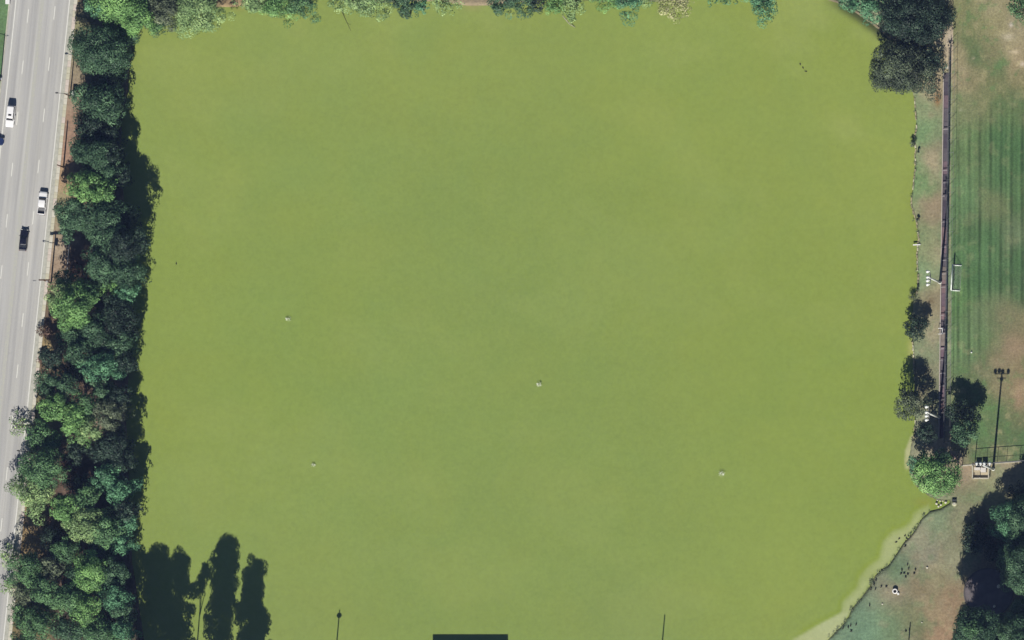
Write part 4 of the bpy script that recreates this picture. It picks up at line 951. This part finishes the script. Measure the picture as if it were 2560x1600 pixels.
# ------------------------------------------------------------------ things in the water
fo = plain('spray', (222, 232, 196), .5, .3, .05, 3)
fr = np.random.RandomState(4)
def aerator(px, py, label, s=1.0):
    e = empty('fountain', P3(px, py, WATER_Z), 0, label, 'fountain', 'floating fountains in the lake')
    mb = MB(); mb.tube((0, 0, -.1), (0, 0, .06), .28, .25, 12); mb.build('float', plain('algae_float', (150, 165, 105)), e)
    n = int(110 * s); th = fr.rand(n) * 6.28; t = fr.rand(n); rad = s * (.08 + .85 * t * (0.6 + .4 * fr.rand(n))); z = .35 * s * 4 * t * (1 - t) + .05
    mb = MB()
    for i in range(n):
        c = (rad[i] * math.cos(th[i]), rad[i] * math.sin(th[i]), z[i] + fr.rand() * .15); d = .03 + .03 * fr.rand()
        mb.add([(c[0] - d, c[1] - d, c[2]), (c[0] + d, c[1] - d, c[2]), (c[0], c[1] + d, c[2]), (c[0], c[1], c[2] + d * 1.6)], [(0, 1, 2), (0, 1, 3), (1, 2, 3), (2, 0, 3)])
    o = mb.build('spray', fo, e); o['kind'] = 'stuff'; foam(e, s)
def foam(e, s):
    mb = MB(); k = 22; rr_ = [s * (.22 + .42 * fr.rand() ** 2 + .18 * math.sin(i * .57 + 2 * s)) for i in range(k)]
    mb.add([(0, 0, .05)] + [(rr_[i] * math.cos(6.283 * i / k), rr_[i] * math.sin(6.283 * i / k), .012) for i in range(k)], [(0, 1 + i, 1 + (i + 1) % k) for i in range(k)])
    mb.build('foam', plain('foam_white', (232, 238, 212), .7, .2, .1, 3), e)
aerator(720, 797, 'faint western fountain spraying in the green lake', .9)
aerator(1347, 961, 'fountain spraying near the middle of the lake', 1.0)
aerator(783, 1162, 'small fountain in the south west part of the lake', .75)
aerator(1804, 1184, 'brightest fountain in the south east part of the lake', 1.1)
br_ = MB(); br_.tube(P3(848, 14, .1), P3(862, 46, WATER_Z + .03), .10, .07, 6); br_.tube(P3(862, 46, WATER_Z + .03), P3(877, 78, WATER_Z - .02), .09, .05, 6); br_.tube(P3(868, 58, WATER_Z), P3(876, 62, WATER_Z + .1), .04, .02, 5)
tag(br_.build('sunken_branch', plain('wet_wood', (100, 104, 62), .8, .2, .2, 2)), 'thin dark branch lying in the water off the north shore', 'branch')
br2 = MB(); br2.tube(P3(1408, 40, .8), P3(1424, 60, .2), .12, .09, 6); br2.tube(P3(1424, 60, .2), P3(1437, 68, WATER_Z), .09, .06, 6)
tag(br2.build('drooping_branch', PALEBARK), 'pale bare branch arching down into the lake below the spindly tree', 'branch')

# ------------------------------------------------------------------ geese and ducks
gm = plain('goose_plumage', (58, 52, 44), .8, .2, .25, 6); gk = plain('goose_black', (24, 24, 24), .7, .2, .1, 3)
def goose_mesh():
    mb = MB(); rings = []
    for (y, r, z) in ((-.50, .03, .40), (-.36, .12, .38), (-.15, .21, .36), (.08, .22, .36), (.26, .13, .42), (.36, .06, .50)):
        rings.append([(r * math.cos(2 * math.pi * i / 8), y, z + r * .85 * math.sin(2 * math.pi * i / 8)) for i in range(8)])
    mb.loft(rings)
    for s in (-1, 1): mb.tube((s * .07, 0, 0), (s * .07, 0, .25), .02, n=4)
    mb.box((-.16, -.12, .42), (.10, .5, .12)); mb.box((.16, -.12, .42), (.10, .5, .12))
    mb.tube((0, .30, .46), (0, .40, .72), .055, .045, 6, 1); mb.ball((0, .45, .77), (.055, .09, .055), 6, 4, 1); mb.tube((0, .52, .76), (0, .60, .74), .025, .01, 4, 1)
    return mb.mesh('goose', [gm, gk], True)
gme = goose_mesh()
def q7(x, y): return 1900 + x / 5.817, 1340 + y / 5.817
def q6(x, y): return 2200 + x / 5.817, 1340 + y / 5.817
flocks = [
 ([q6(*p) for p in ((402, 415), (420, 475), (318, 495), (515, 490), (310, 550), (355, 545), (408, 560), (497, 548), (377, 600))], 'dark goose in the loose flock on worn grass north of the concrete ring', 'geese north of the concrete ring', 0),
 ([q7(*p) for p in ((1690, 645), (1660, 710), (1610, 775), (1680, 775), (1765, 740), (1840, 740))], 'dark goose in the line from the shore to the concrete ring', 'geese between shore and concrete ring', 0),
 ([q7(*p) for p in ((1320, 1300), (1400, 1287), (1285, 1330), (1210, 1340), (1325, 1385))], 'dark goose in the small group on the bank near the bottom edge', 'geese on the bank near the bottom', 0),
 ([q6(*p) for p in ((375, 75), (402, 40), (440, 3))], 'dark goose standing on the brink at the pale shallows', 'geese on the brink of the shallows', 0),
 ([q6(*p) for p in ((232, 88), (275, 38), (362, -8))], 'dark goose swimming in the pale shallows', 'geese swimming in the shallows', WATER_Z - .2),
 ([(2000, 160), (2007, 169), (2014, 178)], 'dark duck swimming in a row in the north east of the lake', 'ducks in a row', WATER_Z - .25),
]
gr = random.Random(2)
NAMES = [
 ['northernmost goose of the loose flock north of the concrete ring', 'goose just below the northernmost one of the ring flock', 'goose at the upper west corner of the ring flock', 'goose at the upper east corner of the ring flock', 'goose at the lower west corner of the ring flock', 'goose in the lower middle west of the ring flock', 'goose in the very middle of the lower row of the ring flock', 'goose at the lower east corner of the ring flock', 'southernmost goose of the loose flock north of the ring'],
 ['northernmost goose of those between shore and concrete ring', 'second goose from the north close to the shore by the ring', 'goose nearest the water among those west of the ring', 'goose just inland of the one nearest the water west of the ring', 'goose in the middle between shore and concrete ring', 'goose closest to the concrete ring on its west side'],
 ['upper middle goose of the group on the bank near the bottom edge', 'easternmost goose of the group on the bank near the bottom edge', 'middle west goose of the group on the bank near the bottom edge', 'westernmost goose on the brink near the bottom edge', 'southernmost goose of the group on the bank near the bottom edge'],
 ['lowest of three geese standing on the brink at the pale shallows', 'middle of three geese standing on the brink at the pale shallows', 'highest of three geese standing on the brink at the pale shallows'],
 ['westernmost goose swimming in the pale shallows', 'middle goose swimming in the pale shallows', 'northernmost goose swimming in the pale shallows'],
 ['first duck of the row in the north east of the lake', 'middle duck of the row in the north east of the lake', 'last duck of the row, nearest the east shore']]
for (pts, lb, grp, z), nm in zip(flocks, NAMES):
    for (x, y), lb in zip(pts, nm): tag(put('duck' if 'duck' in lb else 'goose', gme, None, P3(x, y, z), gr.uniform(0, 6.28)), lb, 'duck' if 'duck' in lb else 'goose', grp).scale = (.66,) * 3
for (x, y), lb in ((q7(1595, 1010), 'lone goose on the green bank below the ring'), (q6(367, 150), 'lone goose just inland of the brink birds'), (q6(375, 1385), 'goose left of the thin pole shadow near the bottom'), (q6(428, 1370), 'goose right of the thin pole shadow near the bottom'), ((440, 658), 'lone bird on the lake near the west bank shade')):
    tag(put('goose', gme, None, P3(x, y, 0 if x > 1000 else WATER_Z - .25), gr.uniform(0, 6.28)), lb, 'goose').scale = (.66,) * 3

# ------------------------------------------------------------------ vehicles
def ringrect(w2, z0, z1, y, bev=0.12):
    b = min(bev, (z1 - z0) * .4)
    return [(-w2, y, z0 + b), (-w2 * .96, y, z0), (w2 * .96, y, z0), (w2, y, z0 + b), (w2, y, z1 - b), (w2 - b, y, z1), (-w2 + b, y, z1), (-w2, y, z1 - b)]
def vehicle(name, label, paint, px, py, heading, L, Wd, body, cab, bed=None, sun=False, cat='car', roofmat=None):
    """heading: radians, 0 = front to the north; body: stations (y, halfwidth, z0, z1) as fractions of L; cab: (y0 base, y0 top, y1 top, y1 base, z base, z top)"""
    e = empty(name, P3(px, py, .03), heading, label, cat, 'vehicles on the road')
    mb = MB(); mb.loft([ringrect(w * Wd / 2, z0, z1, y * L) for (y, w, z0, z1) in body]); mb.build('body', paint, e)
    b0, t0, t1, b1, zb, zt = cab; wb, wt = Wd * .45, Wd * .37
    g_ = MB(); vs = [(-wb, b0 * L, zb), (wb, b0 * L, zb), (wb, b1 * L, zb), (-wb, b1 * L, zb), (-wt, t0 * L, zt), (wt, t0 * L, zt), (wt, t1 * L, zt), (-wt, t1 * L, zt)]
    g_.add(vs, [(0, 1, 5, 4), (1, 2, 6, 5), (2, 3, 7, 6), (3, 0, 4, 7), (4, 5, 6, 7)]); g_.build('windows', GLASS, e)
    r = MB(); rl = []
    for (y, k, z) in ((t0 - .006, .93, zt - .03), (t0 + .03, 1.0, zt + .05), ((t0 + t1) / 2, 1.02, zt + .08), (t1 - .03, 1.0, zt + .05), (t1 + .006, .93, zt - .03)):
        rl.append([(-wt * k, y * L, z - .05), (wt * k, y * L, z - .05), (wt * k, y * L, z - .01), (wt * k * .8, y * L, z + .02), (-wt * k * .8, y * L, z + .02), (-wt * k, y * L, z - .01)])
    r.loft(rl); ro = r.build('roof', roofmat or paint, e)
    p_ = MB()
    for s in (-1, 1):
        for (ya, yb) in ((b0, t0), (b1, t1)): p_.tube((s * wb, ya * L, zb), (s * wt, yb * L, zt), .045, n=5)
        ym = (t0 + t1) / 2; p_.tube((s * wb, ym * L, zb), (s * wt, ym * L, zt), .05, n=5)
    p_.build('pillars', paint, e)
    if sun:
        m_ = MB(); m_.box((0, t1 * L - .75, zt + .10), (.75, .42, .04)); m_.build('sunroof', GLASS, e)
    for s in (-1, 1):
        for y in (.31, -.30):
            w_ = MB(); w_.tube((s * (Wd / 2 - .22), y * L, .33), (s * (Wd / 2 + .01), y * L, .33), .34, .34, 16); wh = w_.build('wheel', BLACK, e, True)
            w_ = MB(); w_.tube((s * (Wd / 2), y * L, .33), (s * (Wd / 2 + .025), y * L, .33), .2, .19, 12); w_.build('rim', CHROME, wh)
        m_ = MB(); m_.box((s * (Wd / 2 + .08), (b1 - .03) * L, zb + .1), (.2, .14, .16)); m_.build('mirror', paint, e)
        m_ = MB(); m_.box((s * Wd * .36, .492 * L, .68), (.36, .08, .16)); m_.build('headlight', LAMPG, e)
        m_ = MB(); m_.box((s * Wd * .40, -.495 * L, .78), (.22, .07, .22)); m_.build('taillight', REDL, e)
    if bed:
        y0, y1, z = bed; m_ = MB(); m_.box((0, (y0 + y1) / 2 * L, z - .16), (Wd * .80, (y1 - y0) * L, .05)); m_.build('bed_floor', plain('bed_liner', (95, 95, 98), .8, .2, .15, 3), e)
        m_ = MB()
        for s in (-1, 1): m_.box((s * Wd * .44, (y0 + y1) / 2 * L, z + .12), (.10, (y1 - y0) * L, .55))
        m_.box((0, (y0 - .012) * L, z + .12), (Wd * .9, .12, .55)); m_.build('bed_side', paint, e)
        m_ = MB(); m_.box((0, (y1) * L - .35, z - .02), (Wd * .7, .5, .28)); m_.build('toolbox', GALV, e)
        m_ = MB(); m_.box((0, -.507 * L, .5), (Wd * .8, .14, .2)); m_.build('bumper', CHROME, e)
    return e
pw = plain('white_car_paint', (244, 244, 244), .25, .5, .02, 1, k=1.15, coat=.5)
pb = plain('black_car_paint', (28, 30, 44), .2, .5, .05, 1, coat=.6)
pn_ = plain('navy_car_paint', (44, 58, 98), .2, .5, .05, 1, coat=.6)
SED = [(-.5, .74, .35, .70), (-.485, .86, .28, .88), (-.44, .95, .24, .98), (-.30, 1, .22, 1.0), (0, 1, .22, .95), (.25, 1, .22, .93), (.40, .95, .22, .86), (.47, .84, .26, .76), (.5, .66, .34, .62)]
SUVB = [(-.5, .82, .40, .95), (-.485, .93, .30, 1.05), (-.40, .98, .28, 1.10), (0, 1, .28, 1.10), (.25, 1, .28, 1.08), (.40, .97, .28, 1.02), (.47, .90, .3, .92), (.5, .74, .38, .80)]
PUB = [(-.5, .90, .45, .72), (-.49, .95, .40, .74), (-.22, .98, .38, .74), (-.20, 1, .34, 1.12), (.1, 1, .34, 1.12), (.26, 1, .34, 1.12), (.42, .97, .34, 1.06), (.48, .90, .38, .94), (.5, .78, .44, .84)]
UP = RTH
vehicle('suv', 'white SUV driving south in the outer lane with dark windscreen', pw, 27.5, 291, UP + math.pi, 5.2, 2.02, SUVB, (-.47, -.44, .10, .20, 1.08, 1.80), sun=True)
vehicle('pickup_truck', 'white pickup truck with an open dark bed driving north', pw, 107.5, 508, UP, 5.5, 2.0, PUB, (-.19, -.17, .12, .235, 1.1, 1.82), bed=(-.47, -.21, .98))
vehicle('sedan', 'black sedan driving north behind the white pickup', pb, 60.5, 601, UP, 5.1, 1.92, SED, (-.36, -.22, .08, .23, .93, 1.42))
vehicle('hatchback', 'navy blue car just entering at the west edge of the road', pn_, -12, 352, UP + math.pi / 2 * -1, 4.4, 1.85, SED, (-.44, -.34, .10, .24, .93, 1.45))
